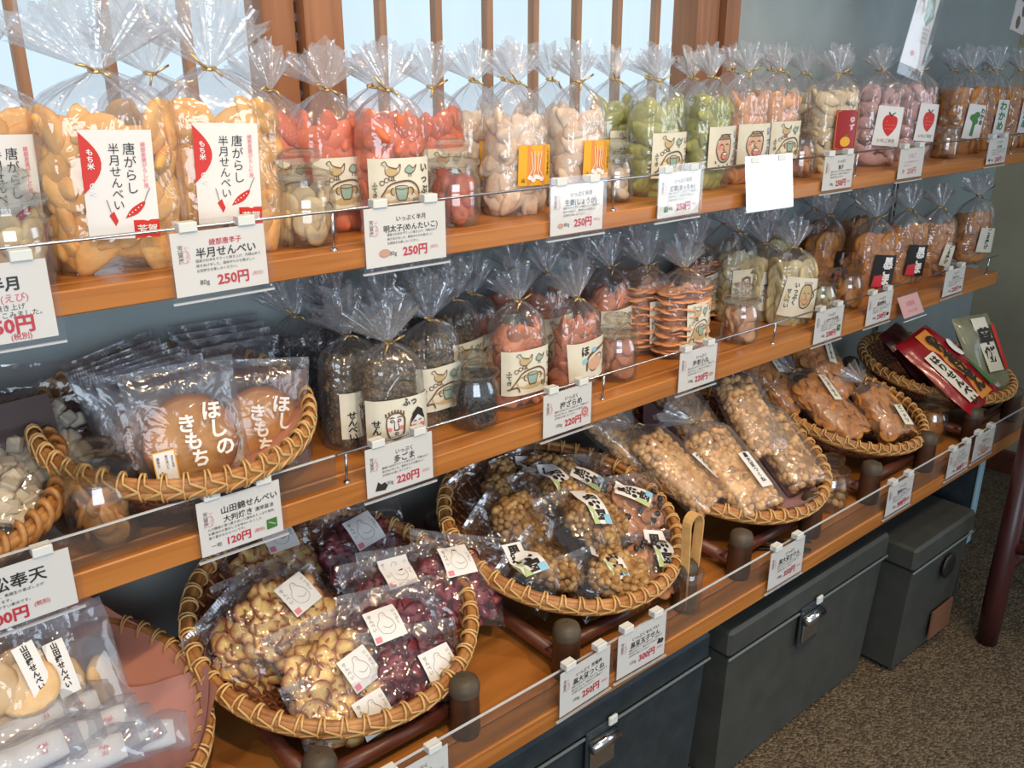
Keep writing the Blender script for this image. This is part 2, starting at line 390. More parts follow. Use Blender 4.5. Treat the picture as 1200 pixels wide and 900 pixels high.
# ---- flat print: polylines, fills and lettering in a 2D plane, mapped on to a surface by f(x, z, lift)
def ell(cx, cz, rx, rz, a0=0, a1=360, n=16):
    return [(cx + rx * math.cos(math.radians(a0 + (a1 - a0) * i / n)), cz + rz * math.sin(math.radians(a0 + (a1 - a0) * i / n))) for i in range(n + 1)]
_tc = {}
def glyphs(s, off=0.0):
    k = (s, off)
    if k not in _tc:
        c = bpy.data.curves.new('lettering', 'FONT'); c.body = s; c.resolution_u = 2; c.offset = off; c.fill_mode = 'FRONT'
        o = bpy.data.objects.new('lettering', c); me = bpy.data.meshes.new_from_object(o)
        _tc[k] = ([(v.co.x, v.co.y) for v in me.vertices], [tuple(p.vertices) for p in me.polygons])
        bpy.data.objects.remove(o); bpy.data.meshes.remove(me); bpy.data.curves.remove(c)
    return _tc[k]
class Print:
    def __init__(s): s.V = []; s.F = []
    def _a(s, V, F):
        n = len(s.V); s.V += V; s.F += [tuple(i + n for i in f) for f in F]; return s
    def line(s, pts, w, taper=True):
        m = len(pts); V = []
        for i, p in enumerate(pts):
            q = pts[min(i + 1, m - 1)]; o = pts[max(i - 1, 0)]
            dx, dz = q[0] - o[0], q[1] - o[1]; l = math.hypot(dx, dz) or 1
            k = w * 0.5 * (0.55 + 0.45 * math.sin(PI * (i + 0.5) / m) if taper else 1)
            V += [(p[0] - dz / l * k, p[1] + dx / l * k), (p[0] + dz / l * k, p[1] - dx / l * k)]
        return s._a(V, [(2 * i, 2 * i + 1, 2 * i + 3, 2 * i + 2) for i in range(m - 1)])
    def fill(s, pts):
        pts = list(pts)
        if pts[0] == pts[-1]: pts = pts[:-1]
        cx = sum(p[0] for p in pts) / len(pts); cz = sum(p[1] for p in pts) / len(pts)
        n = len(pts)
        return s._a([(cx, cz)] + pts, [(0, 1 + i, 1 + (i + 1) % n) for i in range(n)])
    def text(s, t, x, z, h, off=0.0, vertical=False, wide=1.0, rot=0.0, align='L', gap=1.0):
        """x, z = left baseline (horizontal) or centre of the first glyph (vertical); h = em height"""
        if vertical:
            for i, ch in enumerate(t):
                V, F = glyphs(ch, off)
                if V: s._a([(x + (a - 0.5) * h * wide, z - i * h * gap + (b - 0.38) * h) for a, b in V], F)
        else:
            V, F = glyphs(t, off)
            if not V: return s
            wmax = max(a for a, b in V)
            sh = {'L': 0, 'C': -wmax / 2, 'R': -wmax}[align]
            cr, sr = math.cos(rot), math.sin(rot)
            s._a([(x + ((a + sh) * wide * cr - b * sr) * h, z + ((a + sh) * wide * sr + b * cr) * h) for a, b in V], F)
        return s
    def build(s, name, mat, f, parent, lift=0.0006, loc=None):
        if not s.V: return None
        return obj(name, mesh(name, [f(x, z, lift) for x, z in s.V], s.F, mat), parent, loc)
def flat(x, z, l): return (x, -l, z)
# ================================================================== food pieces (shared meshes, a few shapes of each)
def sphere_mesh(name, mat, f, nu=12, nv=7):
    V = []; F = []
    V.append(f(0, 0, -1))
    for j in range(1, nv):
        b = -PI / 2 + PI * j / nv
        for i in range(nu):
            a = 2 * PI * i / nu; V.append(f(math.cos(b) * math.cos(a), math.cos(b) * math.sin(a), math.sin(b)))
    V.append(f(0, 0, 1)); L = len(V) - 1
    for i in range(nu):
        k = (i + 1) % nu
        F.append((0, 1 + k, 1 + i)); F.append((L, L - nu + i, L - nu + k))
    for j in range(nv - 2):
        for i in range(nu):
            k = (i + 1) % nu; a = 1 + j * nu; b = a + nu
            F.append((a + i, a + k, b + k, b + i))
    return mesh(name, V, F, mat, True)
def half_moon(mat, seed, L=0.056, W=0.029, T=0.013):
    """puffed half-moon cracker: flat face along local y, long axis x"""
    def f(x, y, z):
        r = 1 + 0.06 * noise.noise(Vector((x * 1.7 + seed * 7, y * 1.7, z * 1.7)))
        X = math.copysign(abs(x) ** .78, x) * L / 2 * r; Z = z * W / 2 * r * (1 - 0.18 * abs(x)); Y = math.copysign(abs(y) ** 0.8, y) * T / 2 * r
        return (X, Y + 0.12 * Z * (1 if seed % 2 else -1), Z + 0.16 * L * (1 - x * x) - 0.08 * L)
    def g(a, b, c): return f(a, c, b)
    return sphere_mesh('cracker', mat, g, 16, 8)
def disc(mat, seed, D=0.036, T=0.007, wav=0.0025, n=18):
    """round cracker, flat face normal to local y"""
    prof = [(0.0, 1.0), (0.55, 1.0), (0.85, 0.85), (1.0, 0.3), (1.0, -0.3), (0.85, -0.85), (0.5, -1.0), (0, -1.0)]
    V = []; F = []
    for r, t in prof:
        for k in range(n):
            a = 2 * PI * k / n
            x, z = r * D / 2 * math.cos(a), r * D / 2 * math.sin(a)
            q = 1 + 0.05 * noise.noise(Vector((math.cos(a) * 1.5 + seed, math.sin(a) * 1.5, seed)))
            V.append((x * q, -t * T / 2 + wav * noise.noise(Vector((x * 60 + seed * 3, z * 60, 0))), z * q))
    for i in range(len(prof) - 1):
        for k in range(n):
            l = (k + 1) % n; F.append((i * n + k, i * n + l, (i + 1) * n + l, (i + 1) * n + k))
    return mesh('cracker', V, F, mat, True)
def chip(mat, seed, D=0.029):
    """thin curled slice"""
    rnd = random.Random(seed); V = [(0, 0, 0)]; F = []; n = 16; cu = rnd.uniform(0.04, 0.22); ph = rnd.uniform(0, 6)
    for j in (1, 2, 3):
        for k in range(n):
            a = 2 * PI * k / n; r = D / 2 * j / 3 * (1 + 0.08 * math.sin(2 * a + ph))
            x, z = r * math.cos(a), r * math.sin(a)
            V.append((x, cu * (x * x) / D * 3 + 0.0022 * math.sin(3 * a + ph) * (j / 3) ** 2 * 2, z))
    for k in range(n):
        l = (k + 1) % n; F.append((0, 1 + k, 1 + l))
        for j in (0, 1): F.append((1 + j * n + k, 1 + (j + 1) * n + k, 1 + (j + 1) * n + l, 1 + j * n + l))
    V0 = len(V); V2 = [(a, b + 0.0012, c) for a, b, c in V]
    F2 = [tuple(i + V0 for i in f)[::-1] for f in F]
    side = [(1 + 2 * n + k, 1 + 2 * n + (k + 1) % n, V0 + 1 + 2 * n + (k + 1) % n, V0 + 1 + 2 * n + k) for k in range(n)]
    return mesh('chip', V + V2, F + F2 + side, mat, True)
def clump(mat, seed, sx=0.07, sy=0.03, sz=0.055, cell=130, amp=0.005, name='cluster', nu=44, nv=26):
    """cluster of puffed grains stuck together: one lumpy body, every grain a bulge"""
    def f(x, y, z):
        e = 0.72
        X = math.copysign(abs(x) ** e, x) * sx / 2; Y = math.copysign(abs(y) ** e, y) * sy / 2; Z = math.copysign(abs(z) ** e, z) * sz / 2
        p = Vector((X, Y, Z)); d = noise.voronoi(p * cell + Vector((seed * 9.1, 0, 0)))[0]
        k = amp * (0.75 - min(1.1, d[0])) + 0.006 * noise.noise(p * 28 + Vector((seed, 0, 0)))
        nn = Vector((x, y, z)).normalized()
        p = p + nn * k * 1.25
        return p
    def g(a, b, c): return f(a, c, b)
    return sphere_mesh(name, mat, g, nu, nv)
def grains(mat, seed, sx, sy, sz, D, n, name='grain_cluster'):
    """block of puffed grains stuck together, every grain a small body pressed into its neighbours"""
    rnd = random.Random(seed); b = MB()
    f = lambda x, y, z: (x * D * .62, y * D * .5, z * D * .5)
    base = sphere_mesh('tmp', None, f, 7, 4); BV = [v.co.copy() for v in base.vertices]; BF = [tuple(p.vertices) for p in base.polygons]; bpy.data.meshes.remove(base)
    for i in range(n):
        t = math.acos(1 - 2 * (i + .5) / n); a = i * 2.39996
        v = Vector((math.sin(t) * math.cos(a), math.cos(t), math.sin(t) * math.sin(a)))
        e = .62
        c = Vector((math.copysign(abs(v.x) ** e, v.x) * sx / 2, math.copysign(abs(v.y) ** e, v.y) * sy / 2, math.copysign(abs(v.z) ** e, v.z) * sz / 2)) * (1 + .16 * noise.noise(v * 1.8 + Vector((seed * 3, 0, 0))))
        c += Vector((rnd.uniform(-1, 1), rnd.uniform(-1, 1), rnd.uniform(-1, 1))) * D * .25
        R_ = Euler((rnd.uniform(0, 6), rnd.uniform(0, 6), rnd.uniform(0, 6))).to_matrix() * rnd.uniform(.8, 1.25)
        b.add([c + R_ @ q for q in BV], BF)
    core = clump(mat, seed, sx * .95, sy * .95, sz * .95, 110, .002, 'tmp', 20, 12)
    b.add([v.co.copy() for v in core.vertices], [tuple(p.vertices) for p in core.polygons]); bpy.data.meshes.remove(core)
    return b.mesh(name, mat, True)
def nugget(mat, seed, D=0.013):
    def f(x, y, z):
        r = 1 + 0.25 * noise.noise(Vector((x * 1.5 + seed * 5, y * 1.5, z * 1.5)))
        return (x * D / 2 * 1.35 * r, y * D / 2 * r, z * D / 2 * r)
    return sphere_mesh('nut', mat, f, 8, 5)
def stick(mat, seed, L=0.03, W=0.008):
    rnd = random.Random(seed); b = MB(); p = [Vector((-L / 2, 0, 0))]
    for i in range(4): p.append(p[-1] + Vector((L / 4, rnd.uniform(-.004, .004), rnd.uniform(-.005, .005))))
    b.tube(p, [W * rnd.uniform(.2, .5) for _ in p], 6)
    return b.mesh('crumb', mat, True)
def block(mat, seed, s=0.017):
    b = MB(); b.box(-s / 2, s / 2, -s * .35, s * .35, -s * .42, s * .42, 0.002)
    return b.mesh('square_cracker', mat)
FOOD = {}
def pieces(kind, matname):
    k = (kind, matname)
    if k not in FOOD:
        m = M[matname]
        FOOD[k] = {
            'half': lambda: [half_moon(m, s) for s in range(4)],
            'bighalf': lambda: [half_moon(m, s, 0.054, 0.031, 0.014) for s in range(4)],
            'disc': lambda: [disc(m, s) for s in range(3)],
            'puffdisc': lambda: [disc(m, s + 5, 0.034, 0.014, 0.003) for s in range(3)],
            'bigdisc': lambda: [disc(m, s, 0.056, 0.010, 0.004) for s in range(3)],
            'shell': lambda: [half_moon(m, s, 0.036, 0.024, 0.012) for s in range(4)],
            'slice': lambda: [disc(m, s + 9, 0.034, 0.004, 0.004) for s in range(3)],
            'chip': lambda: [chip(m, s) for s in range(5)],
            'stick': lambda: [stick(m, s) for s in range(5)],
            'nugget': lambda: [nugget(m, s) for s in range(4)],
            'clump': lambda: [grains(m, s, 0.024, 0.018, 0.022, 0.0065, 60, 'crumb_cluster') for s in range(3)],
            'block': lambda: [block(m, s) for s in range(2)],
            'smallround': lambda: [disc(m, s + 3, 0.030, 0.008, 0.002) for s in range(3)],
        }[kind]()
    return FOOD[k]

# ================================================================== gathered cellophane bag
def sgn(v): return 1 if v >= 0 else -1
def sup(t, a, b, n=2.7):
    c, s = math.cos(t), math.sin(t)
    return a * sgn(c) * abs(c) ** (2 / n), b * sgn(s) * abs(s) ** (2 / n)
_fm = {}
def bag_meshes(wd, dp, hb, hn, fan, seed):
    k = (wd, dp, hb, hn, fan, seed)
    if k in _fm: return _fm[k]
    rnd = random.Random(seed); NT = 72
    P = [(rnd.choice((5, 7, 9, 11)), rnd.uniform(0, 6.28)) for _ in range(3)]
    def pleat(t, amp): return amp * (math.sin(P[0][0] * t + P[0][1]) + 0.6 * math.sin((P[1][0] + 6) * t + P[1][1]) + 0.5 * math.sin((P[2][0] + 13) * t + P[2][1]))
    V = []; F = []
    prof = [(0.0, 0.90, 0.86, 0), (0.004, 0.97, 0.95, 0), (hb * .25, 1.0, 1.0, .006), (hb * .5, 1.0, 1.02, .008), (hb * .75, 1.0, 1.0, .012), (hb * .93, .96, .95, .03)]
    d = hn - hb * .93
    for q, ra, pa in ((.18, .93, .05), (.38, .83, .08), (.58, .66, .12), (.77, .42, .16), (.91, .20, .2)):
        prof.append((hb * .93 + d * q, ra, ra, pa))
    for z, fa, fb, pa in prof:
        for i in range(NT):
            t = 2 * PI * i / NT
            x, y = sup(t, wd / 2 * fa, dp / 2 * fb)
            k_ = 1 + pleat(t, pa) + (0.035 * noise.noise(Vector((math.cos(t) * 3 + seed, math.sin(t) * 3, z * 22))) if z > 0.003 else 0)
            V.append((x * k_, y * k_, z + (0.35 * pa * wd * noise.noise(Vector((3 * math.cos(t), 3 * math.sin(t), seed))))))
    nb = len(prof)
    for i in range(NT):                                             # the tie
        t = 2 * PI * i / NT; V.append((0.0045 * math.cos(t), 0.0045 * math.sin(t), hn))
    for j in range(nb):
        for i in range(NT):
            l = (i + 1) % NT; F.append((j * NT + i, j * NT + l, (j + 1) * NT + l, (j + 1) * NT + i))
    F.append(tuple(range(NT))[::-1])
    body = mesh('film', V, F, M['film'], True)
    # fan above the tie: radial pleats
    V = []; F = []; NF = 120; psi = rnd.uniform(0.95, 1.25); lean = rnd.uniform(-.15, .15); nk = rnd.choice((9, 11, 13))
    ph = rnd.uniform(0, 6.28)
    R = [0.0, .12, .28, .5, .75, 1.0]
    for r in R:
        for i in range(NF):
            t = 2 * PI * i / NF
            a = psi * math.cos(t) + lean
            edge = 1 + 0.10 * math.sin(5 * t + ph) + 0.07 * math.sin(nk * 2 * t + ph * 2) - 0.08 * abs(math.cos(t))
            q = fan * r * edge
            thick = 0.20 * math.sin(t) + 0.13 * math.sin(nk * t + ph) + 0.07 * math.sin((2 * nk + 3) * t + ph * 3)
            V.append((0.0045 * math.cos(t) * (1 - r) + q * math.sin(a), 0.0045 * math.sin(t) * (1 - r) + q * thick * (0.6 + .4 * r) + 0.15 * q * r * math.sin(ph), hn + q * math.cos(a)))
    for j in range(len(R) - 1):
        for i in range(NF):
            l = (i + 1) % NF; F.append((j * NF + i, j * NF + l, (j + 1) * NF + l, (j + 1) * NF + i))
    fanm = mesh('gathered_top', V, F, M['fan'], False)
    b = MB()
    b.tube([(0.0062 * math.cos(a), 0.0062 * math.sin(a), hn + 0.0015 * math.sin(a)) for a in [2 * PI * i / 12 for i in range(12)]], 0.0016, 6, closed=True)
    s_ = rnd.choice((-1, 1))
    b.tube([(0.003 * s_, -0.006, hn), (0.009 * s_, -0.010, hn + .004), (0.018 * s_, -0.011, hn + .010 * rnd.uniform(-.5, 1.6))], 0.0014, 6)
    b.tube([(-0.001 * s_, -0.006, hn), (-0.006 * s_, -0.011, hn - .003), (-0.010 * s_, -0.012, hn - .013 * rnd.uniform(.2, 1.2))], 0.0014, 6)
    tie = b.mesh('twist_tie', M['gold'], True)
    _fm[k] = (body, fanm, tie)
    return _fm[k]

def front_y(x, wd, dp, n=2.7):
    q = min(0.999, abs(x) / (wd / 2)); return -(dp / 2) * (1 - q ** n) ** (1 / n)
def surf(wd, dp, cx, cz, tilt):
    """label plane -> front of the bag"""
    ct, st = math.cos(tilt), math.sin(tilt)
    def f(x, z, l):
        X = cx + x * ct - z * st; Z = cz + x * st + z * ct
        return (X, front_y(X, wd * 1.02, dp) - 0.0036 - l, Z)
    return f
_lb = {}
def paper_patch(lw, lh, f, mat):
    V = []; F = []; NX, NZ = 12, 4
    for j in range(NZ + 1):
        for i in range(NX + 1): V.append(f(-lw / 2 + lw * i / NX, -lh / 2 + lh * j / NZ, 0))
    for j in range(NZ):
        for i in range(NX): a = j * (NX + 1) + i; F.append((a, a + 1, a + NX + 2, a + NX + 1))
    return mesh('paper_label', V, F, mat, True)
def put_label(parent, art, lw, lh, f, key, label=None):
    """a paper label with its print, cached by key"""
    if key in _lb:
        src = _lb[key]; o = src.copy(); COL.objects.link(o); o.parent = parent
        for ch in src.children: c = ch.copy(); COL.objects.link(c); c.parent = o
        return o
    A = ARTS[art]
    o = obj('paper_label', paper_patch(lw, lh, f, M[A[0]]), parent)
    prints = {}
    A[1](prints, lw, lh)
    for i, (mk, p) in enumerate(prints.items()):
        p.build('printed_' + ('lettering' if mk in ('ink', 'redink', 'whiteink', 'pink', 'blue', 'gink') else 'design'), M[mk], f, o, 0.0004 + 0.00025 * i)
    _lb[key] = o
    return o
def pr(d, k):
    if k not in d: d[k] = Print()
    return d[k]
def scl(pts, a, b): return [(x * a, z * b) for x, z in pts]
def curvy(pts, n=5):
    out = []
    m = len(pts)
    for i in range(m - 1):
        p0, p1, p2, p3 = pts[max(i - 1, 0)], pts[i], pts[i + 1], pts[min(i + 2, m - 1)]
        for k in range(n):
            t = k / n
            out.append(tuple(0.5 * (2 * b + (c - a) * t + (2 * a - 5 * b + 4 * c - e) * t * t + (-a + 3 * b - 3 * c + e) * t ** 3) for a, b, c, e in zip(p0, p1, p2, p3)))
    out.append(pts[-1]); return out

def art_hens(d, w, h):
    a, b = w / 2, h / 2; t = w * .016
    tan = pr(d, 'tan'); gw = pr(d, 'green_w'); k = pr(d, 'brown'); ink = pr(d, 'ink')
    tan.fill(scl(ell(-.3, .52, .2, .17), a, b)); tan.fill(scl(ell(-.02, -.42, .62, .36), a, b))
    gw.fill(scl([(-.2, -.08), (.22, -.08), (.15, -.55), (-.13, -.55)], a, b)); gw.fill(scl(ell(.28, .56, .15, .14), a, b))
    k.line(scl(curvy([(-.52, .72), (-.62, .8), (-.5, .88), (-.42, .72), (-.15, .62), (-.02, .78), (-.06, .5), (-.3, .33), (-.5, .45), (-.5, .7)]), a, b), t)
    for q in (-.32, -.24): k.line(scl([(q, .34), (q, .2), (q + .06, .17)], a, b), t)
    k.line(scl(curvy([(.18, .62), (.28, .74), (.42, .62), (.52, .74), (.44, .5), (.28, .42), (.14, .52), (.18, .62)]), a, b), t)
    for q in (.26, .34): k.line(scl([(q, .42), (q, .3)], a, b), t)
    k.line(scl(ell(0.01, -.08, .22, .07), a, b), t)
    k.line(scl([(-.2, -.08), (-.17, -.4), (-.1, -.56), (.13, -.56), (.19, -.4), (.23, -.08)], a, b), t * 1.3)
    k.line(scl(ell(.3, -.22, .10, .13, -90, 120), a, b), t * 1.3); k.line(scl(ell(-.26, -.22, .09, .13, 90, 290), a, b), t * 1.3)
    k.line(scl(curvy([(-.85, -.75), (-.6, -.3), (-.4, .0), (-.1, .12), (.3, .14), (.55, -.1), (.6, -.5), (.5, -.8)]), a, b), t * 1.8)
    k.line(scl(curvy([(-.9, -.72), (-.6, -.62), (-.5, -.85)]), a, b), t * 1.8)
    for x, z in ((-.62, .1), (-.48, .2), (-.33, .26)): k.line(scl(ell(x, z, .07, .08), a, b), t * .9)
    for i in range(4): k.line(scl([(.4 + .06 * i, -.5), (.42 + .06 * i, -.72)], a, b), t)
    ink.text('いっぷく', a * .80, b * .62, w * .155, .02, True, 0.9, gap=1.12)
    ink.text('ふてき', -a * .84, b * .05, w * .085, .015, True)
def art_faces(d, w, h):
    a, b = w / 2, h / 2; t = w * .019
    wh = pr(d, 'white'); sk = pr(d, 'cheek'); k = pr(d, 'brown'); ink = pr(d, 'ink'); bl = pr(d, 'cyan')
    wh.fill(scl(ell(-.22, -.15, .28, .50), a, b)); wh.fill(scl(ell(.52, -.15, .24, .42), a, b))
    bl.fill(scl([(.3, -.62), (.5, -.55), (.74, -.62), (.9, -.95), (.15, -.95)], a, b))
    for x, z in ((-.42, -.25), (-.04, -.22), (.38, -.3), (.66, -.28)): sk.fill(scl(ell(x, z, .08, .09), a, b))
    k.line(scl(curvy([(-.5, .2), (-.5, -.2), (-.42, -.6), (-.2, -.68), (0, -.55), (.06, -.1), (.05, .2), (-.1, .42), (-.35, .4), (-.5, .2)]), a, b), t * 1.7)
    for i in range(7): k.line(scl([(-.5 + .09 * i, .28 + .12 * math.sin(i * .5)), (-.52 + .095 * i, .45 + .12 * math.sin(i * .5))], a, b), t * 1.6)
    for x in (-.33, -.1): k.line(scl(ell(x, .1, .05, .05), a, b), t); k.line(scl(ell(x, .2, .08, .05, 20, 160), a, b), t)
    k.line(scl(curvy([(-.25, .1), (-.27, -.25), (-.2, -.3), (-.12, -.25), (-.16, .1)]), a, b), t)
    k.line(scl(ell(-.2, -.45, .05, .05), a, b), t)
    ink.fill(scl([(.28, -.12), (.34, .3), (.52, .52), (.7, .35), (.78, -.1), (.68, .15), (.52, .28), (.36, .12)], a, b))
    k.line(scl(ell(.52, -.15, .26, .45), a, b), t)
    for x in (.42, .6): k.line(scl(ell(x, -.1, .06, .03, 20, 160), a, b), t)
    k.line(scl(ell(.52, -.33, .05, .03, 180, 360), a, b), t * 1.3)
    ink.text('ふっ', a * .02, b * .68, w * .14, .03, wide=.9)
    ink.text('せんべい', -a * .78, b * .05, w * .13, .025, True, .95, gap=.9)
def art_laugh(d, w, h):
    a, b = w / 2, h / 2; t = w * .020
    tan = pr(d, 'skin'); ck = pr(d, 'cheek'); k = pr(d, 'brown'); bl = pr(d, 'blue'); wh = pr(d, 'white')
    tan.fill(scl(ell(-.2, -.05, .42, .55), a, b)); ck.fill(scl(ell(-.5, .05, .1, .12), a, b))
    ck.fill(scl(ell(-.16, -.38, .2, .17), a, b)); wh.fill(scl(ell(-.16, -.28, .15, .05), a, b))
    k.line(scl(curvy([(-.62, .35), (-.68, -.1), (-.5, -.55), (-.15, -.68), (.15, -.5), (.26, -.05), (.24, .35), (0, .6), (-.35, .6), (-.62, .35)]), a, b), t * 1.5)
    for r in range(3):
        for i in range(6): k.line(scl(ell(-.5 + .12 * i + .05 * r, .38 + .10 * r, .05, .05, 0, 200, 5), a, b), t)
    for x in (-.38, 0): k.line(scl(ell(x, .1, .1, .07, 10, 170), a, b), t * 1.2)
    k.line(scl(curvy([(-.2, .1), (-.26, -.08), (-.12, -.12)]), a, b), t)
    k.line(scl(ell(-.16, -.38, .22, .19), a, b), t * 1.3)
    for x, z in ((-.7, -.6), (-.5, -.78), (-.2, -.82), (.1, -.75)): k.line(scl([(x, z), (x + .05, z - .12)], a, b), t * 1.4)
    bl.text('いっぷく', a * .66, b * .62, w * .2, .03, True, .8, gap=1.0)
    bl.line(scl([(.4, -.75), (.6, -.6)], a, b), t * 2)
def art_spud(d, w, h):
    a, b = w / 2, h / 2; t = w * .020
    tan = pr(d, 'tan'); k = pr(d, 'brown'); ink = pr(d, 'ink'); ck = pr(d, 'cheek')
    tan.fill(scl(ell(.2, .1, .34, .55), a, b)); ck.fill(scl(ell(.05, -.1, .08, .1), a, b)); ck.fill(scl(ell(.4, -.1, .08, .1), a, b))
    k.line(scl(curvy([(-.1, .5), (-.15, 0), (.0, -.45), (.3, -.5), (.55, -.2), (.56, .3), (.4, .62), (.1, .66), (-.1, .5)]), a, b), t * 1.8)
    for i in range(5): k.line(scl([(.02 + .1 * i, .64), (.0 + .12 * i, .82)], a, b), t)
    for x in (.1, .34): k.line(scl(ell(x, .2, .06, .05, 0, 180), a, b), t)
    k.line(scl(curvy([(.2, .18), (.24, -.05), (.16, -.1)]), a, b), t); k.line(scl(ell(.22, -.25, .12, .08, 180, 360), a, b), t)
    k.line(scl(curvy([(.5, -.1), (.75, .1), (.65, .35), (.95, .5)]), a, b), t * 2)
    ink.text('いっぷく', -a * .42, b * .62, w * .15, .025, True, .9, gap=.95)
    ink.text('せんべい', -a * .76, b * .30, w * .13, .02, True, .9, gap=.95)
def art_birdface(d, w, h):
    a, b = w / 2, h / 2; t = w * .020
    k = pr(d, 'brown'); ink = pr(d, 'ink'); s = pr(d, 'skin'); bl = pr(d, 'cyan')
    s.fill(scl(ell(.1, -.2, .4, .35), a, b)); bl.fill(scl(ell(-.45, .05, .12, .14), a, b)); bl.fill(scl(ell(.05, .5, .13, .12), a, b))
    k.line(scl(curvy([(-.35, -.5), (-.3, .1), (.0, .35), (.45, .5), (.8, .6)]), a, b), t * 3)
    k.line(scl(curvy([(-.2, -.4), (0, .05), (.4, .2), (.55, 0), (.4, -.4), (.0, -.6), (-.2, -.4)]), a, b), t * 1.4)
    for x in (.1, .32): k.line(scl(ell(x, -.05, .07, .05, 0, 180), a, b), t * 1.2)
    k.line(scl(ell(.2, -.3, .12, .08, 170, 370), a, b), t * 1.2)
    ink.text('ほ', -a * .62, b * .35, w * .2, .03); ink.text('いっぷく', a * .75, b * .15, w * .12, .02, True)
def art_vertical(txt, mk='ink', mark=None):
    def f(d, w, h):
        p = pr(d, mk); n = len(txt); e = min(w * .62, h * .86 / n)
        if mark: pr(d, mark).fill([(-w * .5, -h * .5), (-w * .5, -h * .28), (w * .5, -h * .42), (w * .5, -h * .5)])
        p.text(txt, 0, h * .5 - e * .62, e, .035, True, 1.0)
    return f
def art_chili(d, w, h):
    r = pr(d, 'red'); k = pr(d, 'ink'); p = pr(d, 'pink'); wi = pr(d, 'whiteink'); g = pr(d, 'gink')
    n = 12; seg = [(-w * .5 + w * .27 * math.sin(PI * i / n), h * .48 - h * .56 * i / n) for i in range(n + 1)]
    r.fill([(-w * .5, h * .2)] + seg)
    wi.text('もち米', -w * .375, h * .30, w * .10, .02, True); wi.text('の味', -w * .375, h * .0, w * .10, .02, True)
    k.text('唐がらし', w * .16, h * .33, w * .185, .0, True, gap=1.02)
    k.text('半月せんべい', -w * .05, h * .33, w * .165, .0, True, gap=.98)
    p.text('綾部産唐がらし使用', w * .36, h * .37, w * .075, .01, True)
    r.fill(curvy([(w * .02, -h * .31), (w * .12, -h * .22), (w * .3, -h * .155), (w * .31, -h * .19), (w * .2, -h * .27), (w * .02, -h * .31)], 3))
    g.line(curvy([(w * .3, -h * .17), (w * .36, -h * .08), (w * .41, -h * .03)]), w * .014)
    r.fill([(-w * .2, -h * .28), (-w * .13, -h * .24), (-w * .08, -h * .33), (-w * .12, -h * .38)])
    g.line(curvy([(-w * .17, -h * .26), (-w * .2, -h * .17), (-w * .22, -h * .13)]), w * .014)
    for i in range(5): wi.fill(ell(w * (.08 + .045 * i), -h * (.275 - .021 * i), w * .011, w * .011, n=6))
    r.fill([(w * .13, -h * .5), (w * .13, -h * .33), (w * .5, -h * .33), (w * .5, -h * .5)])
    wi.text('芳賀', w * .17, -h * .455, w * .15, .015)
def art_ginger(d, w, h):
    o = pr(d, 'orange'); y = pr(d, 'yellow'); wi = pr(d, 'whiteink'); k = pr(d, 'ink')
    y.fill([(-w * .5, -h * .5), (-w * .5, h * .5), (-w * .27, h * .5), (-w * .27, -h * .5)]); y.fill([(w * .27, -h * .5), (w * .27, h * .5), (w * .5, h * .5), (w * .5, -h * .5)])
    o.fill([(-w * .27, -h * .5), (-w * .27, h * .5), (w * .27, h * .5), (w * .27, -h * .5)])
    for i, x in enumerate((-.16, -.06, .06, .16)): wi.line([(w * x, h * .35), (w * x * .6, -h * .1), (w * x * 1.6, -h * .32)], w * .02)
    for x, z in ((-.18, -.3), (-.08, -.36), (.08, -.3), (.18, -.34), (0, -.28)): wi.fill(ell(w * x, h * z, w * .07, h * .06, n=8))
    k.text('しょうが半月', w * .39, h * .36, w * .10, .02, True); k.text('山', -w * .42, -h * .4, w * .1, .02)
def art_yuzu(d, w, h):
    wi = pr(d, 'whiteink'); y = pr(d, 'yellow'); g = pr(d, 'green'); o = pr(d, 'orange')
    wi.text('ゆず', w * .22, h * .26, w * .26, .01, True)
    y.fill(ell(-w * .02, -h * .30, w * .22, h * .13)); g.fill([(-w * .02, -h * .17), (w * .1, -h * .12), (-w * .1, -h * .12)])
    o.line([(-w * .47, -h * .47), (w * .47, -h * .47), (w * .47, h * .47), (-w * .47, h * .47), (-w * .47, -h * .47)], w * .025, False)
def art_berry(d, w, h):
    r = pr(d, 'red'); g = pr(d, 'ink'); k = pr(d, 'gink'); wi = pr(d, 'whiteink')
    r.fill(curvy([(0, h * .28), (w * .24, h * .22), (w * .26, h * .0), (w * .08, -h * .2), (-w * .02, -h * .24), (-w * .2, -h * .1), (-w * .28, h * .1), (-w * .2, h * .26), (0, h * .28)], 3))
    for i in range(5): g.line([(0, h * .26), (w * .14 * math.cos(1.2 * i - 1), h * (.33 + .03 * math.sin(2.1 * i)))], w * .03)
    for i in range(9): wi.fill(ell(w * (-.14 + .1 * (i % 4)), h * (-.06 + .09 * (i // 4)), w * .01, w * .012, n=5))
    k.text('いちご半月', -w * .36, -h * .40, w * .13, .01)
def art_clover(d, w, h):
    g = pr(d, 'green'); k = pr(d, 'ink')
    for x, z in ((-.16, .12), (.04, .2), (.0, .02)): g.fill(ell(w * x, h * z, w * .17, h * .1))
    g.fill([(-w * .12, h * .0), (w * .04, h * .02), (w * .02, -h * .42), (-w * .16, -h * .40)])
    k.text('わかめ', w * .33, h * .34, w * .24, .03, True)
def art_black(d, w, h):
    wi = pr(d, 'whiteink'); r = pr(d, 'redink')
    wi.text('黒ごま', w * .12, h * .28, w * .42, .05, True, gap=.82); r.fill([(-w * .45, -h * .48), (w * .0, -h * .48), (-w * .05, -h * .1), (-w * .4, -h * .15)])
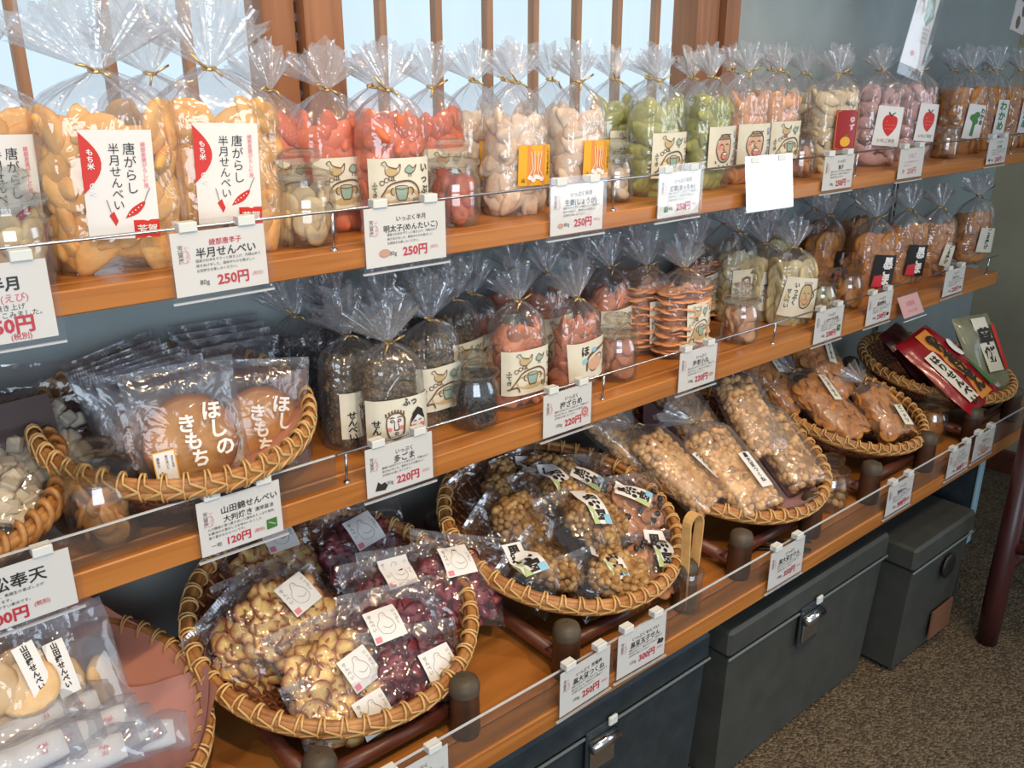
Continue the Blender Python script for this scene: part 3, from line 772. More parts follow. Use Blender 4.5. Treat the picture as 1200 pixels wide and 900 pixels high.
def art_beans(d, w, h):
    k = pr(d, 'ink'); l = pr(d, 'lime'); c = pr(d, 'cyan')
    l.fill([(-w * .5, -h * .5), (-w * .5, -h * .05), (-w * .28, -h * .12), (-w * .2, -h * .5)])
    c.fill([(w * .1, -h * .5), (w * .1, -h * .3), (w * .45, -h * .28), (w * .45, -h * .5)])
    k.text('黒', 0, h * .26, w * .62, .06, True)
    for x, z, r in ((-.26, -.02, .12), (-.02, .03, .09), (.2, .02, .09), (.02, -.10, .10)): k.fill(ell(w * x, h * z, w * r, w * r * 1.2, n=10))
    k.text('豆', w * .03, -h * .29, w * .56, .06, True)
def art_bird(d, w, h):
    g = pr(d, 'gink'); p = pr(d, 'pink')
    t = w * .016
    g.line([(x * w, z * h) for x, z in curvy([(-.18, -.25), (-.25, 0), (-.12, .18), (-.05, .33), (.08, .33), (.1, .2), (.22, .05), (.24, -.2), (.05, -.32), (-.18, -.25)])], t)
    g.line([(x * w, z * h) for x, z in curvy([(-.1, -.05), (.05, -.15), (.2, -.1)])], t)
    g.fill(ell(w * .03, h * .26, w * .015, w * .015, n=6))
    g.text('せんべい', -w * .36, h * .34, w * .13, .01, True, gap=1.05); g.text('いっぷく', w * .38, h * .30, w * .12, .01, True, gap=1.05)
    p.fill([(-w * .46, -h * .46), (-w * .46, -h * .3), (-w * .28, -h * .3), (-w * .28, -h * .46)])
def art_yamada(d, w, h):
    y = pr(d, 'yellow'); k = pr(d, 'ink'); r = pr(d, 'redink')
    e = w * .05
    for q in (-1, 1): y.fill([(q * w * .5, -h * .5), (q * w * .5, h * .5), (q * (w * .5 - e), h * .5), (q * (w * .5 - e), -h * .5)])
    y.fill([(-w * .5, h * .5), (w * .5, h * .5), (w * .5, h * .5 - e), (-w * .5, h * .5 - e)])
    k.text('酒米之', -w * .3, h * .36, w * .15, .01, True); k.text('山田錦', -w * .2, h * .02, w * .33, .04, True, gap=.9)
    k.text('夏の深いり', w * .08, h * .38, w * .13, .01, True); k.text('酒米を使用', w * .32, h * .36, w * .11, .0, True); r.text('濃厚', w * .2, -h * .1, w * .12, .01, True)
ARTS = {
    'hens': ('washi', art_hens), 'faces': ('washi', art_faces), 'laugh': ('washi', art_laugh), 'spud': ('washi', art_spud), 'birdface': ('washi', art_birdface),
    'chili': ('white', art_chili), 'ginger': ('yellow', art_ginger), 'yuzu': ('darkred', art_yuzu), 'berry': ('white', art_berry), 'clover': ('white', art_clover),
    'black': ('black', art_black), 'beans': ('white', art_beans), 'bird': ('white', art_bird), 'yamada': ('white', art_yamada),
    'v_round': ('white', art_vertical('丸せん')), 'v_kurodaizu': ('white', art_vertical('黒大豆つくね')), 'v_spice': ('washi', art_vertical('いっぷくせん')),
    'v_pea': ('washi', art_vertical('ピーナツ')), 'v_wara': ('white', art_vertical('わかめ', 'green')),
    'v_yamada': ('white', art_vertical('山田錦せんべい')), 'v_tsukune': ('white', art_vertical('つくね', 'ink', 'red')), 'v_goma': ('washi', art_vertical('ごま揚げ')),
}

# type: width, depth, filled height, tie height, fan length, food kind, food colour, rows, per row, label art, label w, h, z, tilt, x
BT = {
    'chili_big': (0.128, 0.082, 0.148, 0.182, 0.078, 'bighalf', 'chili', 5, 9, 'chili', 0.062, 0.098, 0.083, -.04, .0),
    'mentai': (0.088, 0.064, 0.134, 0.164, 0.052, 'bighalf', 'mentai', 5, 7, 'hens', 0.074, 0.062, 0.058, 0, 0),
    'ginger': (0.092, 0.064, 0.130, 0.170, 0.050, 'bighalf', 'ginger', 5, 7, 'ginger', 0.058, 0.052, 0.066, -.03, .006),
    'matcha': (0.096, 0.066, 0.138, 0.170, 0.048, 'bighalf', 'matcha', 5, 7, 'hens', 0.078, 0.066, 0.062, 0, 0),
    'matcha_face': (0.094, 0.066, 0.142, 0.173, 0.048, 'bighalf', 'matcha', 5, 7, 'laugh', 0.078, 0.066, 0.066, 0, 0),
    'prawn_face': (0.088, 0.062, 0.144, 0.182, 0.042, 'bighalf', 'shrimp', 5, 7, 'laugh', 0.078, 0.066, 0.066, 0, 0),
    'prawn_hens': (0.088, 0.062, 0.144, 0.182, 0.042, 'bighalf', 'shrimp', 5, 7, 'hens', 0.078, 0.066, 0.066, 0, 0),
    'yuzu': (0.100, 0.066, 0.145, 0.176, 0.048, 'shell', 'yuzu', 6, 7, 'yuzu', 0.052, 0.070, 0.078, 0, .005),
    'berry': (0.098, 0.066, 0.148, 0.180, 0.045, 'shell', 'berry', 6, 7, 'berry', 0.062, 0.075, 0.078, -.08, .005),
    'round_clover': (0.100, 0.066, 0.135, 0.180, 0.050, 'bigdisc', 'soy', 5, 5, 'clover', 0.052, 0.075, 0.070, -.1, .0),
    'round_plain': (0.100, 0.066, 0.135, 0.180, 0.050, 'bigdisc', 'soy', 5, 5, 'v_wara', 0.036, 0.080, 0.075, -.05, 0),
    'sesame': (0.086, 0.060, 0.118, 0.146, 0.062, 'clump', 'seaweed', 6, 7, 'faces', 0.084, 0.062, 0.050, 0, 0),
    'sesame_hens': (0.086, 0.060, 0.118, 0.148, 0.060, 'clump', 'seaweed', 6, 6, 'hens', 0.084, 0.062, 0.058, 0, 0),
    'sesame_dark': (0.095, 0.060, 0.118, 0.150, 0.058, 'clump', 'darktea', 6, 6, None, 0, 0, 0, 0, 0),
    'plum': (0.088, 0.062, 0.124, 0.156, 0.052, 'shell', 'plum', 6, 7, 'hens', 0.086, 0.066, 0.058, 0, 0),
    'plum_face': (0.088, 0.062, 0.110, 0.140, 0.060, 'shell', 'plum', 6, 7, 'birdface', 0.084, 0.062, 0.050, .04, 0),
    'prawn_small': (0.096, 0.064, 0.126, 0.150, 0.055, 'slice', 'prawn', 8, 8, 'hens', 0.060, 0.074, 0.060, .06, .012),
    'salad': (0.095, 0.064, 0.118, 0.147, 0.055, 'bigdisc', 'salad', 5, 6, 'spud', 0.078, 0.076, 0.056, -.15, 0),
    'salad_far': (0.090, 0.062, 0.130, 0.170, 0.052, 'smallround', 'salad', 7, 7, 'faces', 0.075, 0.06, 0.075, 0, 0),
    'blacksesame': (0.100, 0.066, 0.125, 0.165, 0.055, 'bigdisc', 'soy', 4, 5, 'black', 0.055, 0.070, 0.055, -.08, 0.01),
    'soyround': (0.095, 0.062, 0.120, 0.160, 0.052, 'smallround', 'soy', 7, 7, 'v_goma', 0.034, 0.050, 0.05, -.25, .012),
    'soychip': (0.100, 0.062, 0.125, 0.165, 0.055, 'bighalf', 'soy', 5, 6, 'v_goma', 0.055, 0.060, 0.06, -.1, .015),
    # lying in the baskets
    'peanut': (0.112, 0.058, 0.165, 0.195, 0.070, 'nugget', 'peanut', 13, 15, 'v_kurodaizu', 0.026, 0.072, 0.065, -.05, .012),
    'peanut_edge': (0.100, 0.056, 0.160, 0.190, 0.070, 'nugget', 'peanut', 13, 14, 'v_tsukune', 0.024, 0.072, 0.050, .0, .030),
    'peanut_plain': (0.100, 0.056, 0.160, 0.190, 0.070, 'nugget', 'peanut', 13, 14, None, 0, 0, 0, 0, 0),
    'soy_basket': (0.112, 0.054, 0.155, 0.185, 0.05, 'disc', 'soy', 8, 8, 'v_spice', 0.022, 0.068, 0.11, -.35, .010),
    'soy_basket2': (0.095, 0.050, 0.110, 0.140, 0.05, 'disc', 'soy', 6, 7, 'v_pea', 0.024, 0.050, 0.035, -.15, .012),
}
_seed = [100]
def make_bag(typ, x, y, z, rz, label, group=None, rx=0.0, ry=0.0, name='cracker_bag', scale=1.0, s=None):
    wd, dp, hb, hn, fan, kind, fm, rows, per, art, lw, lh, lz, lt, lx = BT[typ]
    _seed[0] += 1; rnd = random.Random(_seed[0])
    t = thing(name, label, 'bag', (x, y, z), (rx, ry, rz), group)
    t.scale = (scale, scale, scale)
    body, fanm, tie = bag_meshes(wd, dp, hb, hn, fan, _seed[0] % 4)
    obj('film', body, t); obj('gathered_top', fanm, t); obj('twist_tie', tie, t)
    P = pieces(kind, fm)
    nm = {'nugget': 'nut', 'clump': 'crumb_cluster', 'chip': 'chip'}.get(kind, 'cracker')
    big = max(max(abs(v.co.x) for v in P[0].vertices), max(abs(v.co.z) for v in P[0].vertices))
    thin = max(abs(v.co.y) for v in P[0].vertices)
    lo = big * .62 + .003; hi = hb - big * .72
    for r in range(rows):
        zz = lo + (hi - lo) * (r / (rows - 1))
        for k in range(per):
            if per > 4:
                th = -PI * (-.08 + 1.16 * (k + rnd.uniform(.2, .8)) / per)
            else: th = -PI * (k + .5) / per
            sh = 1 - (thin + .003) / (dp / 2)
            shx = 1 - (thin * 1.2 + .004) / (wd / 2)
            px, py = sup(th, wd / 2 * shx, dp / 2 * sh, 2.4)
            # keep long pieces inside the corner
            nx, ny = math.cos(th) / (wd / 2), math.sin(th) / (dp / 2)
            yaw = math.atan2(nx, -ny)
            px = max(-(wd / 2 - big * .8 * abs(math.cos(yaw)) - .002), min(wd / 2 - big * .8 * abs(math.cos(yaw)) - .002, px)) if big < wd / 2.2 else px * .5
            roll = rnd.uniform(-PI, PI) if kind not in ('slice',) else rnd.uniform(-.3, .3)
            jit = .24 if kind in ('half', 'bighalf') else .16 if kind == 'bigdisc' else .45
            if kind == 'slice':
                e = Euler((PI / 2 + rnd.uniform(-.35, .35), rnd.uniform(-.2, .2), 0))
                m = Matrix.Rotation(yaw, 3, 'Z') @ e.to_matrix()
                pz = zz
            else:
                m = Matrix.Rotation(yaw + rnd.uniform(-jit, jit), 3, 'Z') @ Matrix.Rotation(rnd.uniform(-jit, jit), 3, 'X') @ Matrix.Rotation(roll, 3, 'Y')
                pz = zz + rnd.uniform(-.006, .006)
            obj(nm, rnd.choice(P), t, (px, py + rnd.uniform(0, .006), max(big * .55, pz)), m.to_euler())
    # a few in the middle and on top
    for k in range(max(3, per // 2)):
        m = Euler((rnd.uniform(-1, 1), rnd.uniform(-PI, PI), rnd.uniform(-.6, .6)))
        obj(nm, rnd.choice(P), t, (rnd.uniform(-.5, .5) * (wd / 2 - big), rnd.uniform(-.002, .012), rnd.uniform(lo, hi)), m)
    if kind in ('nugget', 'clump', 'slice', 'smallround'):
        ck = ('core', typ)
        if ck not in _fm: _fm[ck] = clump(M[fm], 5, wd * .78, dp * .7, hb * .88, 110, .005, 'packed_crumbs', 36, 26)
        obj('packed_crumbs', _fm[ck], t, (0, .002, hb * .47))['kind'] = 'stuff'
    if art: put_label(t, art, lw, lh, surf(wd, dp, lx, lz, lt), ('bag', typ))
    return t

# ================================================================== flat packets
_pk = {}
def pack_mesh(w, h, T, seed, mat, top=.2):
    k = (w, h, T, seed, mat)
    if k in _pk: return _pk[k]
    NX, NZ = 20, 22; V = []; F = []
    for s in (-1, 1):
        for j in range(NZ + 1):
            v = j / NZ; zz = v * h
            q = min(1, v / (1 - top)) if v < 1 - top else 1
            for i in range(NX + 1):
                u = -1 + 2 * i / NX
                tz = (max(0, 1 - (2 * q - 1) ** 2)) ** .45 if q < 1 else 0
                tx = (1 - u * u) ** .5
                y = s * (T / 2 * tz * tx + 0.0003)
                y += 0.009 * abs(u) ** 4 * noise.noise(Vector((u * 2.1 + seed, v * 2.3, 0))) + (.0016 * noise.noise(Vector((u * 7 + seed, v * 8, s * 3.3))) if abs(u) < .97 else 0)
                V.append((u * w / 2 * (1 - .04 * tz), y, zz))
        o = 0 if s < 0 else (NX + 1) * (NZ + 1)
        for j in range(NZ):
            for i in range(NX):
                a = o + j * (NX + 1) + i; F.append((a, a + 1, a + NX + 2, a + NX + 1) if s < 0 else (a, a + NX + 1, a + NX + 2, a + 1))
    _pk[k] = mesh('packet_film', V, F, M[mat], True)
    return _pk[k]
def seal_mesh(w, h, sh=.009):
    k = ('seal', w, h)
    if k not in _pk:
        V = []; F = []; n = 70
        for j in range(3):
            for i in range(n + 1):
                u = -1 + 2 * i / n
                V.append((u * w / 2, .0009 * (1 if i % 2 else -1) + .005 * noise.noise(Vector((u * 2.3, h * 9, j * .3))), h - sh + sh * j / 2 + .0012 * noise.noise(Vector((u * 9, j, 0)))))
        for j in range(2):
            for i in range(n): a = j * (n + 1) + i; F.append((a, a + 1, a + n + 2, a + n + 1))
        _pk[k] = mesh('crimped_seal', V, F, M['seal'])
    return _pk[k]
def pillow(w, h, T, cx, cz, tilt, top=.2):
    ct, st = math.cos(tilt), math.sin(tilt)
    def f(x, z, l):
        X = cx + x * ct - z * st; Z = cz + x * st + z * ct
        u = max(-1, min(1, X / (w / 2))); q = max(0, min(1, Z / (h * (1 - top))))
        return (X, -(T / 2 * (max(0, 1 - (2 * q - 1) ** 2)) ** .45 * (1 - u * u) ** .5) - .0032 - l, Z)
    return f
def make_pack(pos, rot, label, group, kind, fm, w=.135, h=.165, T=.034, art='bird', lab=(.046, .048, .0, .085, .1), n=36, mat='pack', name='snack_packet', lay=2):
    _seed[0] += 1; rnd = random.Random(_seed[0])
    t = thing(name, label, 'packet', pos, rot, group)
    obj('packet_film', pack_mesh(w, h, T, _seed[0] % 3, mat), t)
    obj('crimped_seal', seal_mesh(w, h), t)
    P = pieces(kind, fm); nm = {'chip': 'chip', 'bigclump': 'puffed_bean_block', 'clump': 'crumb_cluster', 'block': 'square_cracker'}.get(kind, 'cracker')
    for i in range(n):
        r = math.sqrt((i + .5) / n); a = i * 2.39996 + rnd.uniform(-.3, .3)
        sp = .42 if kind == 'chip' else .37; jt = .42 if kind == 'chip' else .55
        x = r * math.cos(a) * w * sp; z = h * .40 + r * math.sin(a) * h * (sp - .04)
        y = -T * .26 * (1 - r * r) ** .5 + rnd.uniform(0, T * .35)
        obj(nm, rnd.choice(P), t, (x, y, z), (rnd.uniform(-jt, jt), rnd.uniform(-PI, PI), rnd.uniform(-jt, jt)))
    if art:
        lw, lh, lx, lz, lt = lab
        put_label(t, art, lw, lh, pillow(w, h, T, lx, lz, lt), ('pack', art, w, h, T, lab))
    return t
# ================================================================== setting
WY = 1.15                                    # back wall plane
def wallbox(name, x0, x1, y0, y1, z0, z1, mat, bev=0):
    b = MB(); b.box(x0, x1, y0, y1, z0, z1, bev); return struct(name, b.mesh(name, M[mat]))
wallbox('floor', -1.6, 3.1, -2.2, 1.4, -0.05, 0.0, 'floor')
wallbox('wall_back', -1.6, 3.1, WY, WY + 0.1, 0.0, 1.02, 'plaster')
wallbox('wall_back_upper', 1.5462, 3.1, WY, WY + 0.1, 1.02, 2.6, 'plaster')
wallbox('wall_right', 2.89, 3.0, -.20, WY + .1, 0.0, 2.6, 'plaster_r')
wallbox('baseboard_right', 2.872, 2.89, -.20, WY, 0.0, 0.075, 'wood_red', 0.003)
# paper window with its lattice
win = struct('window_1', MB().box(-1.6, 1.5408, WY + .03, WY + .04, 1.02, 2.3).mesh('window_paper', M['paper']))
fr = MB(); fr.box(-1.6, 1.5408, WY - .03, WY + .05, 1.0, 1.035, .002); fr.box(-1.6, 1.5408, WY - .03, WY + .05, 2.28, 2.34, .002)
fr.build('window_rail', M['wood_post'], win)
for x0, x1, y0 in ((0.5401, 0.5863, -.02), (0.5922, 0.6487, -.035), (1.3933, 1.4559, -.03), (1.4585, 1.5002, -.045)):
    MB().box(x0, x1, WY + y0, WY + .05, 1.03, 2.3, .002).build('window_stile', M['wood_post'], win)
for xb in (0.2613, 0.3584, 0.4548, 0.7408, 0.839, 0.9372, 1.0338, 1.1312, 1.2306, 1.3316, -.05, -.16):
    MB().box(xb - .0062, xb + .0062, WY + .012, WY + .028, 1.03, 2.3, .001).build('lattice_bar', M['wood_lattice'], win)
def standard(x, z0, z1, label):
    t = thing('wall_standard', label, 'bracket rail', (x, WY, z0))
    b = MB(); b.box(-.008, .008, -.009, .0, 0, z1 - z0, .001); b.build('channel', M['steel'], t)
    n = int((z1 - z0) / .024)
    b = MB()
    for i in range(n): b.box(-.003, .003, -.0098, -.0088, .008 + i * .024, .022 + i * .024)
    o = b.build('slots', M['black'], t); o['kind'] = 'stuff'
    return t
standard(0.5995, .3, 1.02, 'slotted black shelf upright on the wall above the dark tea-coloured bags')
standard(2.2777, .3, 1.02, 'slotted black shelf upright on the wall above the big round soy crackers')
standard(0.5893, 1.05, 2.3, 'slotted metal upright between the two window posts')

# ================================================================== shelves with their guards
def shelf(label, x0, x1, yf, yb, zt, th, posts, rail_z, ry, groove, mat='wood', rod=(None, None), panel=None):
    t = thing('wooden_shelf', label, 'shelf', (0, 0, zt))
    b = MB(); b.box(x0, x1, yf, yf + groove, -th, 0, .0015); b.build('front_batten', M[mat], t)
    b = MB(); b.box(x0, x1, yf + groove + .0015, yb, -th, -.0002, .0015); b.build('board', M[mat], t)
    a, c = rod
    if a is not None:
        b = MB(); b.tube([(a, ry, rail_z - zt), (c, ry, rail_z - zt)], .0016, 8); b.build('guard_rod', M['steel'], t, True)
    for p in posts:
        b = MB(); b.tube([(p, ry + .001, rail_z - zt), (p, ry + .003, 0.0)], .0018, 8); b.lathe([(.004, 0), (.004, .002), (.002, .0025)], 10, c=(p, ry + .003, 0)); b.build('rod_post', M['steel'], t, True)
    if panel:
        a, c, lo, hi = panel
        b = MB(); b.box(a, c, ry - .001, ry + .001, lo - zt, hi - zt); b.build('clear_guard_panel', M['acrylic'], t)
        b = MB(); b.box(a, c, ry - .0013, ry + .0013, hi - zt - .0002, hi - zt + .0014); b.build('panel_edge', M['acrylic_edge'], t)
    return t
shelf('top wooden shelf in front of the paper window, full of gathered cracker bags', -.7, 2.50, .850, 1.148, 1.043, .023,
      (0.47, 0.9086, 1.5434, 2.219), 1.086, .855, .03, rod=(-.7, 2.44))
shelf('middle wooden shelf carrying two baskets and rows of small bags', -.7, 2.257, .850, 1.148, .764, .029,
      (0.466, 0.9013, 1.3359, 2.2063), .804, .855, .03, rod=(0.4538, 2.25), panel=(-.7, 0.4509, .768, .804))
shelf('lowest and deepest wooden shelf with tilted baskets on stands', -.7, 2.30, .680, 1.148, .448, .029,
      (), .499, .684, .035, panel=(-.7, 2.2, .449, .499))

# ================================================================== price cards
def card(pos, label, lines, pics=(), red=None, pos_w=.096, h=.058, rz=0.0, rx=0.0, drop=.034, cardmat='card', logo=True, clips=True, sleeve='sleeve'):
    """lines: (text, x, z, em height, ink, bold, align); card centre is drop below the rail"""
    t = thing('price_card', label, 'price tag', pos, (rx, 0, rz), 'price cards hung along the shelf fronts')
    W = pos_w / 2
    b = MB(); b.box(-W - .004, W + .006, -.0024, -.0019, -h - .011, .006); b.build('clear_sleeve', M[sleeve], t)
    b = MB(); b.box(-W - .004, W + .006, -.0012, .0016, -h - .0125, -h - .0105); b.build('sleeve_fold', M['acrylic_edge'], t)
    b = MB(); b.box(-W, W, -.0011, -.0005, -h - .005, -.005); b.build('card', M[cardmat], t)
    if clips:
        for x in (-W * .62, W * .62):
            b = MB(); b.box(x - .009, x + .009, -.0036, .0090, -.005, .0045, .0007); b.build('clip', M['clip'], t)
    cz = -.005 - h / 2
    pr_ = {}
    f = lambda x, z, l: (x, -.0012 - l, z + cz)
    if logo:
        p = pr(pr_, 'gink'); k = pr(pr_, 'pink')
        p.text('芳賀庵', -W + .0085, h * .26, .0062, .02, True, .9); k.text('いっぷく', -W + .0145, h * .26, .0042, .01, True)
        k.line([(x - W + .0125, z + h * .12) for x, z in ell(0, 0, .0045, .006)], .0005)
    for tx, x, z, e, ink, off, al in lines:
        pr(pr_, ink).text(tx, x, z, e, off, align=al)
    for kind, x, z, s in pics:
        if kind == 'puff': pr(pr_, 'skin').fill(ell(x, z, s, s * .6)); pr(pr_, 'cheek').line(ell(x, z, s, s * .6), s * .12)
        if kind == 'green': pr(pr_, 'green').fill([(x - s, z - s), (x + s, z - s * .9), (x + s, z + s), (x - s, z + s * .9)]); pr(pr_, 'lime').line([(x - s * .6, z + s * .4), (x + s * .7, z - s * .3)], s * .3)
        if kind == 'dark': pr(pr_, 'ink').fill([(x + s * a, z + s * c) for a, c in ((-1, -.5), (.6, -.7), (1, -.1), (.5, .5), (0, .3), (-.5, .8))])
        if kind == 'plum': pr(pr_, 'cheek').fill(ell(x, z, s, s)); pr(pr_, 'whiteink').line(ell(x, z, s * .5, s * .4), s * .15)
    for i, (mk, p) in enumerate(pr_.items()):
        p.build('printed_lettering' if mk in ('ink', 'gink', 'redink', 'pink') else 'printed_picture', M[mk], f, t, .00015 + .0001 * i)
    return t
def std(name1, name2, price, weight='80g', sub=None, col1='ink', n2=.0088, tax='(税別)'):
    L = [(name1, .006, .0165, .0068, col1, .01, 'C'), (name2, .006, .0055, n2, 'ink', .015, 'C'),
         ('国産のお米をサクッと焼き上げ、丹精込めて', -.026, .0008, .0034, 'ink', .0, 'L'), ('焼きあげました。風味ゆたかな香ばしい', -.026, -.0040, .0034, 'ink', .0, 'L'), ('お煎餅をお楽しみください。', -.026, -.0088, .0034, 'ink', .0, 'L'),
         (weight, -.024, -.0215, .0068, 'ink', .0, 'L'), (price, -.006, -.0235, .0135, 'redink', .03, 'L'), (tax, .031, -.0195, .0045, 'pink', .0, 'L')]
    return L
R1, R2, R3 = 1.0885, .8065, .501
YC, YC3 = .8465, .6765
def at(x, zr, y): return (x, y, zr)
card(at(.133, R1 - .008, YC), 'price card reading 250円 cut off at the left end of the top rail', [('海老', -.03, .016, .007, 'ink', .01, 'L'), ('半月', .012, .012, .013, 'ink', .03, 'C'), ('海老(えび)', .010, .001, .0085, 'pink', .01, 'C'),
     ('ふっくら焼き上げ', -.022, -.006, .006, 'ink', .0, 'L'), ('たっぷり練りこみました。', -.030, -.0125, .006, 'ink', .0, 'L'), ('250円', -.010, -.0255, .0165, 'redink', .035, 'L'), ('(税別)', .010, -.0325, .0065, 'redink', .01, 'L')], h=.070, rz=-.03)
card(at(.338, R1, YC), 'price card 半月せんべい with red title 綾部唐辛子 above it', std('綾部唐辛子', '半月せんべい', '250円', col1='redink', n2=.0105), h=.062, rz=.02)
card(at(.557, R1 + .002, YC), 'price card for 明太子 crackers with a small orange cracker picture', std('いっぷく半月', '明太子(めんたいこ)', '250円', '80g', n2=.0085), pics=(('puff', -.030, -.018, .007),), pos_w=.108, h=.066, rz=-.02)
card(at(.827, R1 + .004, YC), 'price card for 生姜 ginger crackers below the yellow and orange labels', std('いっぷく半月', '生姜(しょうが)', '250円', '80g'), pics=(('puff', -.030, -.020, .005),), h=.064)
card(at(1.035, R1 + .005, YC), 'price card for 抹茶 crackers under the green cracker bags', std('いっぷく半月', '抹茶(まっちゃ)', '250円', '80g'), pics=(('green', -.030, -.020, .0045),), h=.064, rz=.03)
card(at(1.244, R1 + .005, YC - .004), 'price card washed out white by glare, below the laughing-face labels', std('いっぷく半月', '海老(えび)', '250円', '80g'), h=.068, pos_w=.105, rz=-0.081, rx=-0.15, sleeve='sleeve_shiny')
card(at(1.466, R1 + .002, YC), 'price card いっぷく柚子 below the bag with the dark red label', std('いっぷく', '柚子', '250円', '80g'), h=.058)
card(at(1.728, R1, YC), 'pinkish price card below the strawberry label bags', [('いちご', .0, .010, .010, 'pink', .01, 'C'), ('さくさくの生地に苺パウダーを', -.03, .001, .0042, 'pink', 0, 'L'), ('からめました。', -.03, -.005, .0042, 'pink', 0, 'L'), ('250円', -.012, -.020, .014, 'pink', .03, 'L')], pics=(('plum', -.028, -.014, .004),), h=.056, logo=False)
card(at(2.115, R1, YC), 'small price card at the right end of the top rail', std('いっぷく', 'わかめ', '250円', '80g'), pics=(('dark', -.034, -.018, .005),), h=.054, logo=False)
card(at(.098, R2 - .004, YC), 'price card 市松奉天 300円 at the left end of the middle shelf', [('市松奉天', -.028, .008, .0160, 'ink', .015, 'L'), ('昔のまんまかりかりに、黒糖生の香ばしさが', -.044, .001, .0038, 'ink', 0, 'L'), ('お口いっぱいに広がります。', -.044, -.0045, .0038, 'ink', 0, 'L'), ('ひと口サイズで食べやすい奉天です。', -.044, -.010, .0038, 'ink', 0, 'L'),
     ('140g', -.042, -.024, .0078, 'ink', 0, 'L'), ('300円', -.022, -.0255, .0150, 'redink', .035, 'L'), ('(税別)', .020, -.0185, .0055, 'redink', .01, 'L')], h=.062, pos_w=.116, rz=.02)
card(at(.328, R2, YC), 'price card 山田錦せんべい 120円 below the large basket packets', [('山田錦せんべい', -.022, .0125, .0094, 'ink', .015, 'L'), ('大判焼き', -.020, .002, .0085, 'ink', .012, 'L'), ('濃厚醤油', .016, .003, .0055, 'ink', .0, 'L'), ('人の醸造に使う夏の深いり酒米をたっぷり使用、', -.038, -.0035, .0036, 'ink', 0, 'L'), ('お醤油のお香ばしさを味わいたくした', -.038, -.0085, .0036, 'ink', 0, 'L'), ('香り豊かなせんべいです。', -.038, -.0135, .0036, 'ink', 0, 'L'),
     ('一枚', -.036, -.0245, .0060, 'ink', 0, 'L'), ('120円', -.020, -.0255, .0118, 'redink', .03, 'L'), ('(税別)', .013, -.0225, .0048, 'redink', 0, 'L')], pics=(('green', .034, -.018, .0062),), h=.064, pos_w=.094)
card(at(.534, R2 + .002, YC), 'price card 多ごま 220円 hanging below the sesame bags', std('いっぷく', '多ごま', '220円', '100g', n2=.0105), pics=(('dark', -.028, -.021, .009),), h=.064, rz=-.015)
card(at(.818, R2 + .002, YC), 'price card 梅ざらめ 220円 with a round plum picture', std('いっぷく', '梅ざらめ', '220円', '100g', n2=.0110), pics=(('plum', .034, -.010, .007),), h=.064, pos_w=.094)
card(at(1.109, R2 + .003, YC), 'price card 海老小丸 220円 below the stacked pink slices', std('いっぷく', '海老小丸', '220円', '100g', n2=.0105), pics=(('puff', .035, -.018, .005),), h=.066, pos_w=.094)
card(at(1.498, R2 + .002, YC), 'price card with a small green square below the cream cracker bag', std('いっぷく', 'しのサラダ丸', '230円', '100g'), pics=(('green', .036, -.012, .006),), h=.062)
card(at(1.685, R2 + .003, YC), 'price card for 黒胡麻 below the black label bags', std('いっぷく', '黒胡麻丸', '230円', '100g'), pics=(('dark', .036, -.018, .006),), h=.062)
card(at(1.80, R2 - .022, YC + .004), 'small pink card tilted out under the middle shelf edge', [('お買得', .0, .0, .012, 'pink', .02, 'C'), ('セット品', .0, -.014, .009, 'pink', .02, 'C')], h=.045, pos_w=.085, cardmat='cardpink', rx=-.5, logo=False, clips=False)
card(at(2.01, R2 + .006, YC), 'last price card at the far right end of the middle rail', std('いっぷく', '揚げせん', '230円', '100g'), pics=(('dark', .036, -.018, .005),), h=.058, logo=False)
card(at(.425, R3, YC3), 'price card cut off at the bottom edge near the potato chip basket', std('いっぷく', 'じゃがせん', '300円', '100g'), h=.062)
card(at(.695, R3 + .010, YC3 - .002), 'price card 黒大豆つくね 250円 on the lowest shelf', std('いっぷく 芳賀庵', '黒大豆つくね', '250円', '100g', n2=.0100), h=.068, pos_w=.094, rz=.03)
card(at(.805, R3 + .014, YC3 - .002), 'price card 黒豆玉子せん 300円 with a small black bean picture', std('いっぷくせんべい', '黒豆玉子せん', '300円', '120g', n2=.0100), pics=(('dark', .038, -.008, .007),), h=.070, pos_w=.096, rz=-.02)
card(at(1.155, R3 + .008, YC3 - .002), 'price card 黒大豆かりん 350円 below the basket of peanut bags', std('いっぷく', '黒大豆かりん', '350円', '180g', n2=.0100), h=.068)
card(at(1.53, R3 + .004, YC3), 'price card below the basket of round soy crackers', std('いっぷく', '薬味せん', '300円', '100g'), pics=(('puff', .034, -.018, .006),), h=.062)
card(at(1.774, R3 + .002, YC3), 'price card near the far end of the lowest shelf, second from its end', std('いっぷく', 'ピーナツ', '300円', '100g'), h=.058)
card(at(1.889, R3 + .006, YC3), 'last price card at the dark far end of the lowest shelf', std('いっぷく', '海老せん', '300円', '100g'), pics=(('puff', .0, -.012, .012),), h=.058, logo=False)

